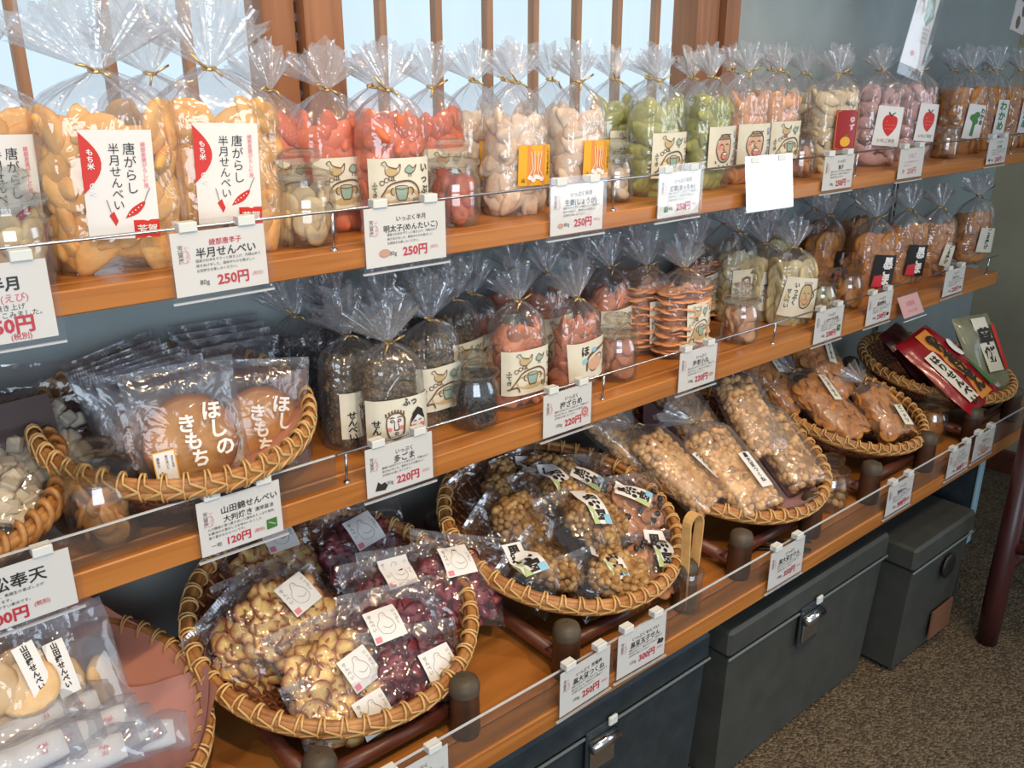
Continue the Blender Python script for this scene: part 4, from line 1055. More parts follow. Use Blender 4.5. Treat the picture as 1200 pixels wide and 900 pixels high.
# hanging signs under the ceiling, over the top shelf
def hang_sign(pos, rot, w, h, label, strips):
    t = thing('hanging_sign', label, 'sign', pos, rot)
    MB().box(-w / 2, w / 2, -.001, .001, 0, h).build('sign_board', M['white'], t)
    MB().box(-w / 2 - .003, w / 2 + .012, -.002, -.0014, -.02, h).build('clear_sleeve', M['sleeve'], t)
    MB().tube([(0, 0, h), (0, 0, h + .9)], .001, 6).build('hanging_string', M['steel'], t)
    d = {}
    strips(d, w, h)
    for i, (mk, p) in enumerate(d.items()): p.build('printed_lettering' if mk in ('gink', 'ink') else 'printed_picture', M[mk], lambda x, z, l: (x, -.001 - l, z), t, .0002 + .0001 * i)
def sg1(d, w, h):
    c = pr(d, 'green_w'); g = pr(d, 'gink'); p = pr(d, 'pink'); b = pr(d, 'brown')
    b.fill([(-w * .3, h * .9), (w * .1, h * .9), (w * .1, h * .98), (-w * .3, h * .98)])
    c.fill([(0, h * .45), (w * .2, h * .4), (w * .45, h * .5), (w * .2, h * .8), (-w * .05, h * .75)])
    for i in range(4): g.text('季節のおすすめ', -w * .42, h * (.70 - .035 * i), w * .09)
    for i in range(4): g.text('おみやげに', 0, h * (.36 - .04 * i), w * .09)
    p.fill(ell(-w * .1, h * .12, w * .09, w * .08)); p.fill([(w * .25, h * .7), (w * .42, h * .78), (w * .45, h * .88), (w * .3, h * .82)])
def sg2(d, w, h):
    g = pr(d, 'brown')
    for i in range(5): g.fill(ell(w * (-.1 + .25 * (i % 2)), h * (.12 + .17 * i), w * .16, w * .2, n=8))
hang_sign((1.735, .88, 1.232), (0, .24, -.15), .064, .19, 'white hanging sign with pictures above the strawberry bags', sg1)
hang_sign((2.14, .86, 1.300), (0, .16, 0), .07, .16, 'cream hanging sign with brown spots in the top right corner', sg2)

# ================================================================== jars
def make_jar(x, y, z, label, kind, fm, n=22, s=1.0, lean=0):
    _seed[0] += 1; rnd = random.Random(_seed[0])
    t = thing('glass_jar', label, 'jar', (x, y, z), (0, 0, 0), 'sample jars with knobbed lids'); t.scale = (s, s, s)
    b = MB()
    b.lathe([(0.001, .001), (.030, .001), (.0335, .004), (.0345, .012), (.0345, .050), (.033, .058), (.0285, .066), (.0285, .070), (.0315, .0715), (.0315, .0735)], 32)
    b.lathe([(0.001, .004), (.0295, .004), (.0325, .012), (.0325, .050), (.031, .057), (.0268, .066), (.0268, .0735)], 32)
    b.build('glass_body', M['glass'], t, True)
    b = MB(); b.lathe([(.001, .072), (.026, .072), (.0335, .0745), (.0345, .077), (.0335, .0795), (.022, .083), (.013, .086), (.0125, .089), (.019, .0915), (.0225, .096), (.0215, .102), (.016, .1045), (.001, .1055)], 32)
    b.build('knobbed_lid', M['lidglass'], t, True)
    P = pieces(kind, fm)
    big = max(v.co.length for v in P[0].vertices)
    R = .031 - big * .75
    for i in range(n):
        a = i * 2.4; zz = .006 + .4 * big + (.050 - .5 * big) * (i / n); r = max(0, R) * (1 if i % 4 else .3)
        m = Euler((rnd.uniform(-.5, .5), rnd.uniform(-PI, PI), a + PI / 2 + rnd.uniform(-.4, .4)))
        obj({'block': 'square_cracker', 'nugget': 'nut', 'clump': 'crumb_cluster'}.get(kind, 'cracker'), rnd.choice(P), t, (r * math.cos(a), r * math.sin(a), zz), m)
    return t
def lidmat():
    m, nt, N, L = newmat('lid_glass'); N.remove(N['Principled BSDF'])
    g = N.new('ShaderNodeBsdfGlass'); g.inputs['IOR'].default_value = 1.3; g.inputs['Roughness'].default_value = .05; g.inputs[0].default_value = (.98, .99, .99, 1)
    t = N.new('ShaderNodeBsdfTransparent'); t.inputs[0].default_value = (.95, .97, .97, 1); mx = N.new('ShaderNodeMixShader'); mx.inputs[0].default_value = .35
    L.new(t.outputs[0], mx.inputs[1]); L.new(g.outputs[0], mx.inputs[2]); L.new(mx.outputs[0], N['Material Output'].inputs[0]); return m
M['lidglass'] = lidmat()
M['darkcard'] = solid('dark_card', (0.10, 0.065, 0.06), rough=0.3, coat=.3)
food('smallbeige', (0.72, 0.48, 0.22), (0.86, 0.68, 0.40))
S1Z, S2Z, S3Z = 1.0432, .7642, .4482
make_jar(0.1706, .905, S1Z, 'knobbed glass jar of pale shrimp crackers, cut off at the left of the top shelf', 'smallround', 'smallbeige')
make_jar(0.4662, .910, S1Z, 'knobbed glass jar of pale yellow crackers beside the chili bags', 'smallround', 'smallbeige')
make_jar(0.6732, .912, S1Z, 'knobbed glass jar of red-orange cracker pieces between red and white bags', 'shell', 'mentai', 20)
make_jar(0.9798, .925, S1Z, 'knobbed glass jar in front of the green matcha bags', 'shell', 'ginger', 20, .86)
make_jar(1.4614, .925, S1Z, 'knobbed glass jar of pale crackers left of the dark red label bag', 'shell', 'shrimp', 20, .9)
make_jar(2.0102, .915, S1Z, 'small knobbed glass jar of orange crackers right of the strawberry bags', 'smallround', 'soy', 20, .85)
make_jar(0.2048, .905, S2Z, 'large knobbed glass jar of broken soy crackers between the two middle baskets', 'disc', 'bigsenbei', 18, 1.06)
make_jar(0.6965, .905, S2Z, 'knobbed glass jar of dark sesame crumbs beside the sesame bags', 'clump', 'darktea', 26)
make_jar(0.989, .915, S2Z, 'knobbed glass jar of pink plum crackers beside the plum bags', 'smallround', 'plum', 24)
make_jar(1.3054, .910, S2Z, 'knobbed glass jar of round pink slices below the middle rail post', 'smallround', 'shrimp', 24)
make_jar(1.5556, .905, S2Z, 'knobbed glass jar of pale crackers right of the cream cracker bag', 'smallround', 'salad', 24, .95)
make_jar(1.6733, .915, S2Z, 'knobbed glass jar of orange crackers left of the black label bags', 'smallround', 'soy', 24, .95)
make_jar(1.4217, .76, S3Z, 'knobbed glass jar of nuts on the lowest shelf beside the peanut bag basket', 'nugget', 'peanut', 30)
make_jar(1.8843, .79, S3Z, 'dim knobbed glass jar on the lowest shelf left of the far basket', 'disc', 'soy', 14)

# ================================================================== gathered bags, top shelf
def tb(typ, x, y, rz, label, group=None, **k): return make_bag(typ, x, y, k.pop('z', S1Z), rz, label, group, **k)
tb('chili_big', 0.1698, .965, .1, 'large chili cracker bag cut off at the left edge of the top shelf')
tb('chili_big', 0.27, .925, -.14, 'large bag of orange chili half-moon crackers, label facing left, in front', scale=1.02)
tb('chili_big', 0.3836, .935, -.22, 'large bag of orange chili crackers directly behind the 綾部唐辛子 price card', scale=1.03)
tb('chili_big', 0.366, 1.06, .3, 'large chili cracker bag in the back row between the two front ones')
tb('mentai', 0.4772, 1.00, .1, 'red-orange cracker bag squeezed in behind the first jar')
tb('mentai', 0.5381, .975, -.05, 'red-orange cracker bag behind the jar of yellow crackers')
tb('mentai', 0.5908, .925, -.25, 'front red-orange cracker bag, its hen label half behind a price card')
tb('mentai', 0.7032, .995, .0, 'red-orange cracker bag behind the jar of red pieces')
tb('mentai', 0.6534, 1.06, .2, 'back row red-orange cracker bag against the window')
tb('ginger', 0.7918, 1.02, .1, 'white ginger cracker bag in the second row next to the red ones')
tb('ginger', 0.7914, .930, -.02, 'white ginger cracker bag, left one of the two with yellow labels in front')
tb('ginger', 0.9079, .932, .05, 'white ginger cracker bag, right one of the two with yellow labels in front')
tb('ginger', 0.9449, 1.03, .2, 'ginger cracker bag in the second row between the two front ones')
tb('ginger', 0.9025, 1.085, -.2, 'ginger cracker bag at the very back by the window lattice')
tb('matcha', 1.0694, 1.02, .1, 'green cracker bag behind the jar with its label half hidden')
tb('matcha', 1.0792, .935, .0, 'front bag of green matcha crackers with a hen and cup label')
tb('matcha_face', 1.2067, .935, .1, 'green cracker bag with a laughing face on its label')
tb('matcha', 1.1866, 1.05, -.1, 'green cracker bag hidden in the second row')
tb('matcha', 1.31, 1.06, .1, 'green cracker bag in the back row right of the window lattice')
tb('prawn_face', 1.3101, .940, -.1, 'pale orange cracker bag with laughing face label at the end of the window')
tb('prawn_hens', 1.4097, .945, -.1, 'pale orange cracker bag with hen label behind the glaring price card')
tb('prawn_face', 1.3799, 1.03, .1, 'pale orange cracker bag in the second row by the window post')
tb('prawn_face', 1.5445, 1.06, .0, 'pale orange cracker bag in the back row against the grey wall')
tb('yuzu', 1.5769, .935, -.35, 'bag of cream yuzu crackers with a dark red label')
tb('yuzu', 1.6162, 1.03, -.1, 'bag of cream yuzu crackers standing in the second row')
tb('yuzu', 1.8553, 1.08, .2, 'bag of yuzu crackers at the back against the grey wall')
tb('berry', 1.7394, .935, -.45, 'bag of pink strawberry crackers, the left one of the front pair')
tb('berry', 1.9089, .945, -.25, 'bag of pink strawberry crackers, the right one of the front pair')
tb('berry', 1.9348, 1.05, -.1, 'bag of pink crackers in the second row, behind the strawberry labels')
tb('berry', 2.1195, 1.07, .1, 'bag of pink crackers in the back row under the hanging sign')
tb('round_clover', 2.1547, .950, -.35, 'bag of big round soy crackers with a green clover label')
tb('round_plain', 2.2889, .950, -.3, 'bag of round soy crackers second from the right end of the top shelf')
tb('round_plain', 2.4168, .945, -.3, 'bag of round soy crackers at the right end of the top shelf')
tb('round_plain', 2.3059, 1.06, .1, 'bag of round soy crackers in the back row right of the hanging sign')
tb('round_plain', 2.5104, 1.07, .1, 'bag of round soy crackers in the back row near the dark corner')

# ================================================================== gathered bags, middle shelf
def mbg(typ, x, y, rz, label, **k): return make_bag(typ, x, y, S2Z, rz, label, None, **k)
mbg('sesame', 0.562, .905, -.15, 'front bag of dark sesame clusters with two faces on its label')
mbg('sesame', 0.5388, .965, .35, 'sesame cluster bag beside the basket rim, its face label turned away')
mbg('sesame_hens', 0.6598, .955, .1, 'sesame cluster bag with a hen label behind the front one')
mbg('sesame_dark', 0.5255, 1.08, 0, 'unlabelled bag of black crackers behind the basket rim')
mbg('sesame_dark', 0.5799, 1.07, .5, 'unlabelled bag of black crackers beside the slotted upright')
mbg('sesame', 0.6387, 1.04, .2, 'sesame bag in the middle row behind the front sesame bag')
mbg('sesame_hens', 0.7499, 1.02, .2, 'sesame bag behind the jar of dark crumbs')
mbg('sesame_dark', 0.7275, 1.095, .2, 'dark sesame bag in the back row against the wall')
mbg('plum', 0.7951, .930, -.03, 'front bag of orange-pink plum crackers with hen and cup label')
mbg('plum_face', 0.9119, .930, .15, 'front bag of plum crackers with a tilted bird face label')
mbg('plum_face', 0.8091, 1.055, .1, 'plum cracker bag in the back row next to the sesame bags')
mbg('plum', 0.9426, 1.03, .1, 'plum cracker bag in the second row between the two front plum bags')
mbg('plum', 1.0555, 1.00, .15, 'plum cracker bag behind the jar of pink crackers')
mbg('plum', 0.9205, 1.09, .1, 'plum cracker bag at the back, nearest the wall')
mbg('plum_face', 1.0951, 1.085, .1, 'plum cracker bag in the back row below the 生姜 price card')
mbg('prawn_small', 1.1642, .930, -.15, 'front bag of stacked round pink slices with hen label')
mbg('prawn_small', 1.1307, .985, -.1, 'bag of stacked pink slices left of and behind the front one')
mbg('prawn_small', 1.2056, 1.08, .1, 'bag of stacked pink slices in the back row')
mbg('prawn_small', 1.349, 1.05, .1, 'bag of stacked pink slices behind the front one, near the wall')
mbg('salad_far', 1.4212, 1.01, -.1, 'cream cracker bag with face label behind the jar of pink slices')
mbg('salad', 1.4722, .985, -.1, 'cream cracker bag left of and behind the tilted face label')
mbg('salad', 1.4818, .925, -.35, 'front bag of cream crackers with a tilted potato face label')
mbg('salad_far', 1.4796, 1.09, .1, 'cream cracker bag in the back row below the 抹茶 price card')
mbg('salad', 1.6437, 1.08, .1, 'cream cracker bag in the back row below the glaring price card')
mbg('blacksesame', 1.8163, .945, -.5, 'big round cracker bag with black label, the left one in front')
mbg('blacksesame', 1.9774, .955, -.45, 'big round cracker bag with black label, the right one in front')
mbg('blacksesame', 1.7675, 1.03, .1, 'black label cracker bag in the second row behind the jars')
mbg('blacksesame', 1.9922, 1.09, .1, 'round cracker bag at the back right below the 柚子 price card')
mbg('blacksesame', 1.823, 1.10, .1, 'round cracker bag in the back row between cream and soy bags')
mbg('soyround', 2.1043, .945, -.4, 'bag of small soy crackers second from the right end of the middle shelf')
mbg('soychip', 2.3181, .95, -.4, 'bag of soy chips at the right end of the middle shelf')
# ================================================================== storage crates, stool
def crate(x0, x1, y0, y1, h, label, lidh=.055, mat='box', latch=True, base=True, over=.006):
    t = thing('storage_crate', label, 'crate', (0, 0, 0))
    b = MB()
    tp = .010
    V = [(x0 + tp, y0 + .012, .012), (x1 - tp, y0 + .012, .012), (x1 - tp, y1, .012), (x0 + tp, y1, .012), (x0, y0, h - lidh), (x1, y0, h - lidh), (x1, y1, h - lidh), (x0, y1, h - lidh)]
    b.add(V, [(0, 1, 5, 4), (1, 2, 6, 5), (2, 3, 7, 6), (3, 0, 4, 7), (0, 3, 2, 1), (4, 5, 6, 7)]); b.build('crate_body', M[mat], t)
    b = MB(); b.box(x0 - over, x1 + over, y0 - over, y1 + over, h - lidh + .003, h, .006); b.build('crate_lid', M[mat], t)
    b = MB(); b.box(x0 - over - .001, x1 + over + .001, y0 - over - .0015, y0 - over + .002, h - lidh - .001, h - lidh + .0035, .0008); b.build('lid_edge', M['boxedge'], t)
    b = MB(); b.box(x0 + .02, x1 - .02, y0 + .022, y1 - .01, 0, .014); b.build('crate_base', M['black'], t)
    if latch:
        xm = (x0 + x1) / 2 + latch if not isinstance(latch, bool) else (x0 + x1) / 2
        l = obj('latch', MB().box(xm - .032, xm + .032, y0 - over - .004, y0 - over + .001, h - lidh - .075, h - lidh + .012, .0015).mesh('latch', M['box']), t)
        V = []
        b = MB(); b.tube([(xm - .028, y0 - over - .010, h - lidh - .012), (xm + .028, y0 - over - .010, h - lidh - .012)], .010, 10); b.build('latch_roll', M['chrome'], l, True)
        b = MB(); b.box(xm - .026, xm + .026, y0 - over - .008, y0 - over - .004, h - lidh - .062, h - lidh - .020, .0015); b.build('latch_tongue', M['steel'], l)
        b = MB(); b.box(xm + .012, xm + .030, y0 - over - .009, y0 - over - .003, h - lidh + .004, h - lidh + .020, .002); b.build('latch_hook', M['clip'], l)
    return t
M['boxedge'] = solid('worn_crate_edge', (0.16, 0.19, 0.20), rough=0.35)
M['box2'] = solid('olive_grey_crate', (0.048, 0.053, 0.048), (0.062, 0.067, 0.06), rough=0.5, scale=20, bump=0.1, bscale=200)
crate(.42, 1.056, .745, 1.10, .345, 'dark blue-grey storage crate nearest the viewer with a chrome latch', latch=.06)
crate(1.086, 1.600, .720, 1.10, .345, 'grey storage crate in the middle below the shelf with a chrome latch', latch=-.02, mat='box2')
c3 = crate(1.635, 1.895, .672, 1.02, .315, 'tall grey box with sloping lid at the far end of the crate row', latch=False, mat='box2')
MB().lathe([(.001, 0), (.028, 0), (.030, .003), (.024, .006), (.001, .004)], 20).build('round_recess', M['black'], c3, True, loc=(1.80, .668, .215), rot=(PI / 2, 0, 0))
MB().box(1.78, 1.875, .6705, .6745, .03, .10).build('brown_sticker', M['cardboard'], c3, rot=(0, 0, 0))
t = thing('blue_panel', 'pale blue board with a bright edge standing behind the far crate', 'board', (1.96, .70, 0))
MB().box(-.006, .006, .0, .30, .0, .405, .002).build('board', M['box'], t)
MB().box(-.010, .010, -.004, .30, .405, .417, .002).build('top_edge', M['boxblue'], t)
MB().box(-.010, .010, -.008, .0, .20, .417, .002).build('front_edge', M['boxblue'], t)
t = thing('wooden_stool', 'dark red wooden stool with turned legs by the right wall', 'stool', (2.09, .60, 0), (0, 0, 0))
for lx, ly in ((-.17, .0), (.17, .0), (-.05, -.32), (.17, -.32), ):
    b = MB(); b.tube([(lx, ly, 0), (lx, ly, .1), (lx, ly, .62)], [.022, .024, .018], 12); b.build('leg', M['chair'], t, True)
for a, c, z in (((-.18, 0), (.18, 0), .19), ((-.17, 0), (-.05, -.32), .25), ((.18, 0), (.18, -.32), .25), ((-.05, -.32), (.18, -.32), .19)):
    b = MB(); b.tube([(a[0], a[1], z), (c[0], c[1], z)], .016, 10); b.build('stretcher', M['chair'], t, True)
MB().box(-.19, .21, -.36, .03, .62, .66, .01).build('seat', M['chair'], t)

# ================================================================== woven baskets on their stands
def bowl_z(r, R, D):
    q = min(1.0, r / R); return -D * (1 - q ** 3.2)
_bk = {}
def basket(pos, R, tilt, label, D=.066, coarse=False, ry=0.0, rz=0.0):
    t = thing('woven_basket', label, 'basket', pos, (tilt, ry, rz), None)
    k = coarse
    if k not in _bk:
        R0 = .18; D0 = .066
        # woven wall: weavers going over and under the spokes
        NS = 56; b = MB()
        for j in range(17):
            r = R0 * (.985 - .045 * j) if j < 14 else R0 * (.37 - .11 * (j - 13))
            z = bowl_z(r, R0, D0) - .004
            pts = []
            for i in range(NS * 2):
                a = PI * i / NS; s_ = (1 if (i // 2 + j) % 2 else -1) * .0020
                q = r / R0
                nr, nz = (q ** 2.2 * .9, 1) if True else (0, 1)
                l = math.hypot(nr, nz); pts.append(((r + s_ * nr / l) * math.cos(a), (r + s_ * nr / l) * math.sin(a), z - s_ * nz / l))
            b.tube(pts, .0034, 5, closed=True)
        wm = b.mesh('woven_strands', M['rattan_dark'], True)
        b = MB()
        for i in range(NS):
            a = 2 * PI * (i + .25) / NS
            pts = [((r) * math.cos(a), (r) * math.sin(a), bowl_z(r, R0, D0) - .004) for r in [R0 * q for q in (.08, .3, .5, .65, .75, .84, .92, 1.0)]]
            b.tube(pts, .0022, 4)
        sm = b.mesh('spokes', M['rattan'], True)
        b = MB(); b.lathe([(R0 * q, bowl_z(R0 * q, R0, D0) - .0045) for q in (0.01, .2, .4, .55, .68, .78, .86, .93, 1.0)], 64); bm_ = b.mesh('bowl', M['rattan_dark'], True)
        # rim: bundle of canes
        rims = []
        for q, dz, rr in ((1.0, .001, .0072), (.985, .006, .0050), (1.012, -.006, .0058), (.972, -.003, .0045)):
            b = MB(); b.tube([(R0 * q * math.cos(a), R0 * q * math.sin(a), dz) for a in [2 * PI * i / 72 for i in range(72)]], rr, 8, closed=True); rims.append(b.mesh('rim_cane', M['rattan'], True))
        b = MB()
        n = 46 if not coarse else 48
        for hand in ((1, -1) if not coarse else (1,)):
            pts = []; per = 12
            for i in range(n * per):
                a = 2 * PI * i / (n * per); p = 2 * PI * (i % per) / per * hand
                # step pattern: quick turn round the rim, then a small advance
                aa = 2 * PI * (i // per) / n + (2 * PI / n) * (0.30 if not coarse else .75) * (i % per) / per + (.0 if hand > 0 else .004)
                rad = R0 + .0105 * math.cos(p) - .002; z = .0130 * math.sin(p) + .0005
                pts.append((rad * math.cos(aa), rad * math.sin(aa), z))
            b.tube(pts,   .0016 if not coarse else .0050, 4, closed=True)
        bi = b.mesh('rim_binding', M['binding'] if not coarse else M['rattan'], True)
        _bk[k] = (wm, sm, bm_, rims, bi)
    wm, sm, bm_, rims, bi = _bk[k]
    s = R / .18
    for nm, me in (('woven_strands', wm), ('spokes', sm), ('bowl', bm_), ('rim_binding', bi)):
        o = obj(nm, me, t); o.scale = (s, s, D / .066)
        if nm in ('woven_strands', 'spokes'): o['kind'] = 'stuff'
    for me in rims: o = obj('rim_cane', me, t); o.scale = (s, s, 1)
    return t
def stand(x0, x1, label, yb=1.02, hf=.082, hb=.125):
    t = thing('basket_stand', label, 'stand', (0, 0, S3Z))
    for x, y, h in ((x0, .722, hf), (x1, .722, hf), (x0, yb, hb), (x1, yb, hb)):
        b = MB(); b.lathe([(.001, 0), (.0185, 0), (.0195, .01), (.0185, h - .022), (.0192, h - .012), (.0165, h - .004), (.009, h), (.001, h + .001)], 16, c=(x, y, 0)); l = b.build('post', M['wood_dark'], t, True)
        b = MB(); b.lathe([(.0193, h - .020), (.0199, h - .012), (.0172, h - .0035), (.0095, h + .0008), (.001, h + .0018)], 16, c=(x, y, 0)); b.build('post_cap', M['stand_cap'], l, True)
    for x in (x0, x1):
        b = MB(); b.tube([(x, .715, .022), (x, yb + .02, .030)], .011, 10); b.build('side_rail', M['wood_red'], t, True)
    for y, z in ((.745, .024), (yb - .03, .04)):
        b = MB(); b.tube([(x0 - .01, y, z), (x1 + .01, y, z)], .010, 10); b.build('cross_rail', M['wood_red'], t, True)
BK = {'A': ((.106, .918, .548), .172, .268), 'B': ((.461, .906, .566), .182, .291), 'C': ((.852, .889, .570), .187, .278), 'D': ((1.256, .889, .574), .192, .284),
      'E': ((1.676, .887, .552), .165, .239), 'F': ((2.075, .883, .556), .172, .16), 'S1': ((.052, .995, .838), .140, .28), 'S2': ((.323, .990, .850), .152, .20)}
basket(*BK['A'], 'shallow woven basket with pink paper in the lower left corner')
basket(*BK['B'], 'shallow woven basket heaped with yellow and purple chip packets')
basket(*BK['C'], 'shallow woven basket of packets with black and white bean labels')
basket(*BK['D'], 'shallow woven basket full of peanut cluster bags')
basket(*BK['E'], 'shallow woven basket of round orange soy cracker bags')
basket(*BK['F'], 'shallow woven basket at the far end holding a red printed packet')
basket(*BK['S1'], 'rope-rimmed basket cut off at the left end of the middle shelf', D=.075, coarse=True)
basket(*BK['S2'], 'woven basket with large round soy crackers on the middle shelf', D=.082)
stand(-.02, .20, 'low wooden stand under the lower left basket')
stand(.335, .533, 'low wooden stand with a rounded post beside the potato chip basket')
stand(.706, .955, 'low wooden stand under the bean label basket, rounded posts showing')
stand(1.093, 1.300, 'low wooden stand under the peanut bag basket')
stand(1.50, 1.72, 'low wooden stand under the round soy cracker basket')
stand(1.93, 2.14, 'low wooden stand under the farthest basket')

def R3(lean, roll, yaw): return (Matrix.Rotation(yaw, 3, 'Z') @ Matrix.Rotation(-lean, 3, 'X') @ Matrix.Rotation(roll, 3, 'Y')).to_euler()
def by_top(c, e, h): return Vector(c) - e.to_matrix() @ Vector((0, 0, h))
def by_centre(c, e, h): return Vector(c) - e.to_matrix() @ Vector((0, 0, h))
def liner(k, mat, size, rot, label, cx=0, cy=0, lift=.010, lo=.96):
    (p, R, tl) = BK[k]; V = []; F = []; N = 18
    for j in range(N + 1):
        for i in range(N + 1):
            u, v = (2 * i / N - 1) * size, (2 * j / N - 1) * size
            x = u * math.cos(rot) - v * math.sin(rot) + cx; y = u * math.sin(rot) + v * math.cos(rot) + cy
            r = math.hypot(x, y)
            q = 1.0
            if r > R * lo: q = R * lo / r * (1 + .25 * (r / (R * lo) - 1))
            z = bowl_z(min(r, R * lo), R, .066) + lift + max(0, r - R * lo) * .7 + .006 * noise.noise(Vector((x * 22, y * 22, size * 9)))
            V.append((x * q, y * q, z))
    for j in range(N):
        for i in range(N): a = j * (N + 1) + i; F.append((a, a + 1, a + N + 2, a + N + 1))
    o = obj('paper_liner', mesh('paper_liner', V, F, M[mat], True), None, p, (tl, 0, 0)); tag(o, label, 'paper')
    return o
# ---- lower left basket
liner('A', 'kraft', .155, .35, 'salmon pink paper sheet lining the lower left basket', cx=.02)
liner('A', 'inner_red', .105, .9, 'pale pink crumpled sheet on the right side of the lower left basket', cx=.065, cy=-.055, lift=.016)
def pk(c, lean, roll, yaw, label, group, kind, fm, w=.135, h=.165, **k):
    e = R3(lean, roll, yaw); return make_pack(by_top(c, e, h) if k.pop('top', 0) else by_centre(c, e, h * .42), e, label, group, kind, fm, w, h, **k)
GA = 'small packets in the lower left basket'
pk((0.0838, 0.84, 0.669), .45, -.05, .1, 'packet of a pale round cracker cut off at the left edge, lower left basket', GA, 'bigdisc', 'crackerpale', .085, .12, T=.020, art='v_yamada', lab=(.020, .055, .022, .062, .05), n=3)
pk((0.1089, 0.845, 0.6589), .45, .05, .15, 'packet of a pale round cracker with 山田錦 lettering, in front of the grey packet', GA, 'bigdisc', 'crackerpale', .085, .12, T=.020, art='v_yamada', lab=(.020, .055, .020, .062, .05), n=3)
pk((0.1461, 0.87, 0.6307), .5, .1, .3, 'empty-looking grey clear packet at the right of the lettered packets', GA, 'bigdisc', 'crackerpale', .10, .13, T=.022, art=None, n=1, mat='milky')
pk((0.1121, 0.93, 0.6445), .5, .1, .1, 'clear packet standing at the back under the 市松奉天 price card', GA, 'bigdisc', 'crackerpale', .10, .13, T=.02, art=None, n=2)
def wrapped(c, e, label, w=.030, l=.090):
    t = thing('wrapped_stick', label, 'packet', c, e, GA)
    V = []; F = []; NX, NT = 14, 12
    for i in range(NX + 1):
        u = -1 + 2 * i / NX; k = (1 - abs(u) ** 3.5) ** .5 * (1 + .25 * noise.noise(Vector((u * 4, l * 30 + label.__len__(), 0)))) if abs(u) < 1 else 0
        for j in range(NT):
            a = 2 * PI * j / NT; V.append((u * l / 2, math.sin(a) * .009 * k + .001 * noise.noise(Vector((u * 6, a, w * 9))), math.cos(a) * w / 2 * (.85 + .15 * k)))
    for i in range(NX):
        for j in range(NT): F.append((i * NT + j, i * NT + (j + 1) % NT, (i + 1) * NT + (j + 1) % NT, (i + 1) * NT + j))
    obj('paper_wrap', mesh('paper_wrap', V, F, M['white'], True), t)
    p = Print(); p.text('餅', l * .22, -.005, .010, .03); p.build('printed_lettering', M['pink'], lambda x, z, q: (x, -.0095 - q, z), t)
    V = [(x * 1.3, y * 1.5 - .002 + .004 * noise.noise(Vector((x * 60, z * 60, 3))), z * 1.4 + .006 * noise.noise(Vector((x * 50, z * 50, 9)))) for x, y, z in V]; obj('clear_wrap', mesh('clear_wrap', V, F, M['milky'], True), t)
for i, (px, py, pz, ro) in enumerate(((0.1099, 0.83, 0.631, .10), (0.0787, 0.82, 0.6388, -.15), (0.1275, 0.8, 0.6205, .05), (0.0889, 0.79, 0.6315, .12), (0.1414, 0.79, 0.6007, -.1), (0.0657, 0.775, 0.6411, .05), (0.1142, 0.775, 0.614, .15), (0.1677, 0.8, 0.5912, .3))):
    P_ = (px, py, pz)
    wrapped(P_, R3(.9, ro, .1), ('paper-wrapped rice stick at the top of the heap, under the lettered packets', 'paper-wrapped rice stick second down at the left edge of the picture', 'paper-wrapped rice stick at the right of the heap, second from the top', 'paper-wrapped rice stick in the middle of the heap', 'paper-wrapped rice stick lying low at the right of the heap', 'paper-wrapped rice stick in the bottom left corner', 'paper-wrapped rice stick at the bottom of the heap, right of the corner one', 'paper-wrapped rice stick tipped to the right on to the pink paper')[i])
# ---- chip packets
GB = 'chip packets in the round basket'
Bp = BK['B']
HT = {'low': .100, 'mid': .115}
for c, ln, ro, yw, lb, fm, lab in (
    ((0.4292, 1.061, 0.6385), .62, -.06, .05, 'potato chip packet at the back, under the 山田錦 price card', 'potato', (.046, .046, .02, .10, -.1)),
    ((0.326, 0.9642, 0.6001), .75, -.30, .30, 'potato chip packet slumped on the left rim of the basket', 'potato', None),
    ((0.3935, 0.9771, 0.6238), .80, -.04, .08, 'potato chip packet with its square bird label in full view', 'potato', (.046, .046, .022, .070, .20)),
    ((0.4148, 0.8808, 0.5845), .85, .03, .05, 'potato chip packet between the full-label packet and the lowest one', 'potato', (.044, .044, .022, .045, .20)),
    ((0.4111, 0.8286, 0.5428), .92, .08, .05, 'lowest potato chip packet, leaning on the front rim', 'potato', (.044, .044, .020, .016, .15)),
    ((0.5687, 1.032, 0.635), .62, .05, -.1, 'purple chip packet at the back with a bluish label, under the wooden shelf', 'purplechip', (.046, .046, .0, .085, .25)),
    ((0.5488, 0.9252, 0.6031), .75, .08, -.05, 'purple chip packet just behind the middle, its label half covered', 'purplechip', (.044, .044, .01, .10, .0)),
    ((0.662, 0.907, 0.6028), .80, .40, -.1, 'purple chip packet hanging over the right rim with a tilted label', 'purplechip', (.046, .046, -.005, .085, .30)),
    ((0.5209, 0.8781, 0.589), .80, .12, -.05, 'purple chip packet in the middle of the stack on the right', 'purplechip', (.044, .044, -.02, .078, .1)),
    ((0.5178, 0.8277, 0.5551), .85, .18, -.08, 'lowest purple chip packet with its bird label at the right', 'purplechip', (.046, .046, .028, .040, .25)),
    ((0.5807, 0.927, 0.6036), .7, .2, 0, 'purple chip packet mostly buried under the others', 'purplechip', None)):
    pk(c, ln, ro, yw, lb, GB, 'chip', fm, .140, (.090 if 'potato' in lb else .102) if lb.startswith('lowest') else .130, T=.034, art='bird' if lab else None, lab=lab or (0, 0, 0, 0, 0), n=46 if lb.startswith('lowest potato') else 76, top=1)
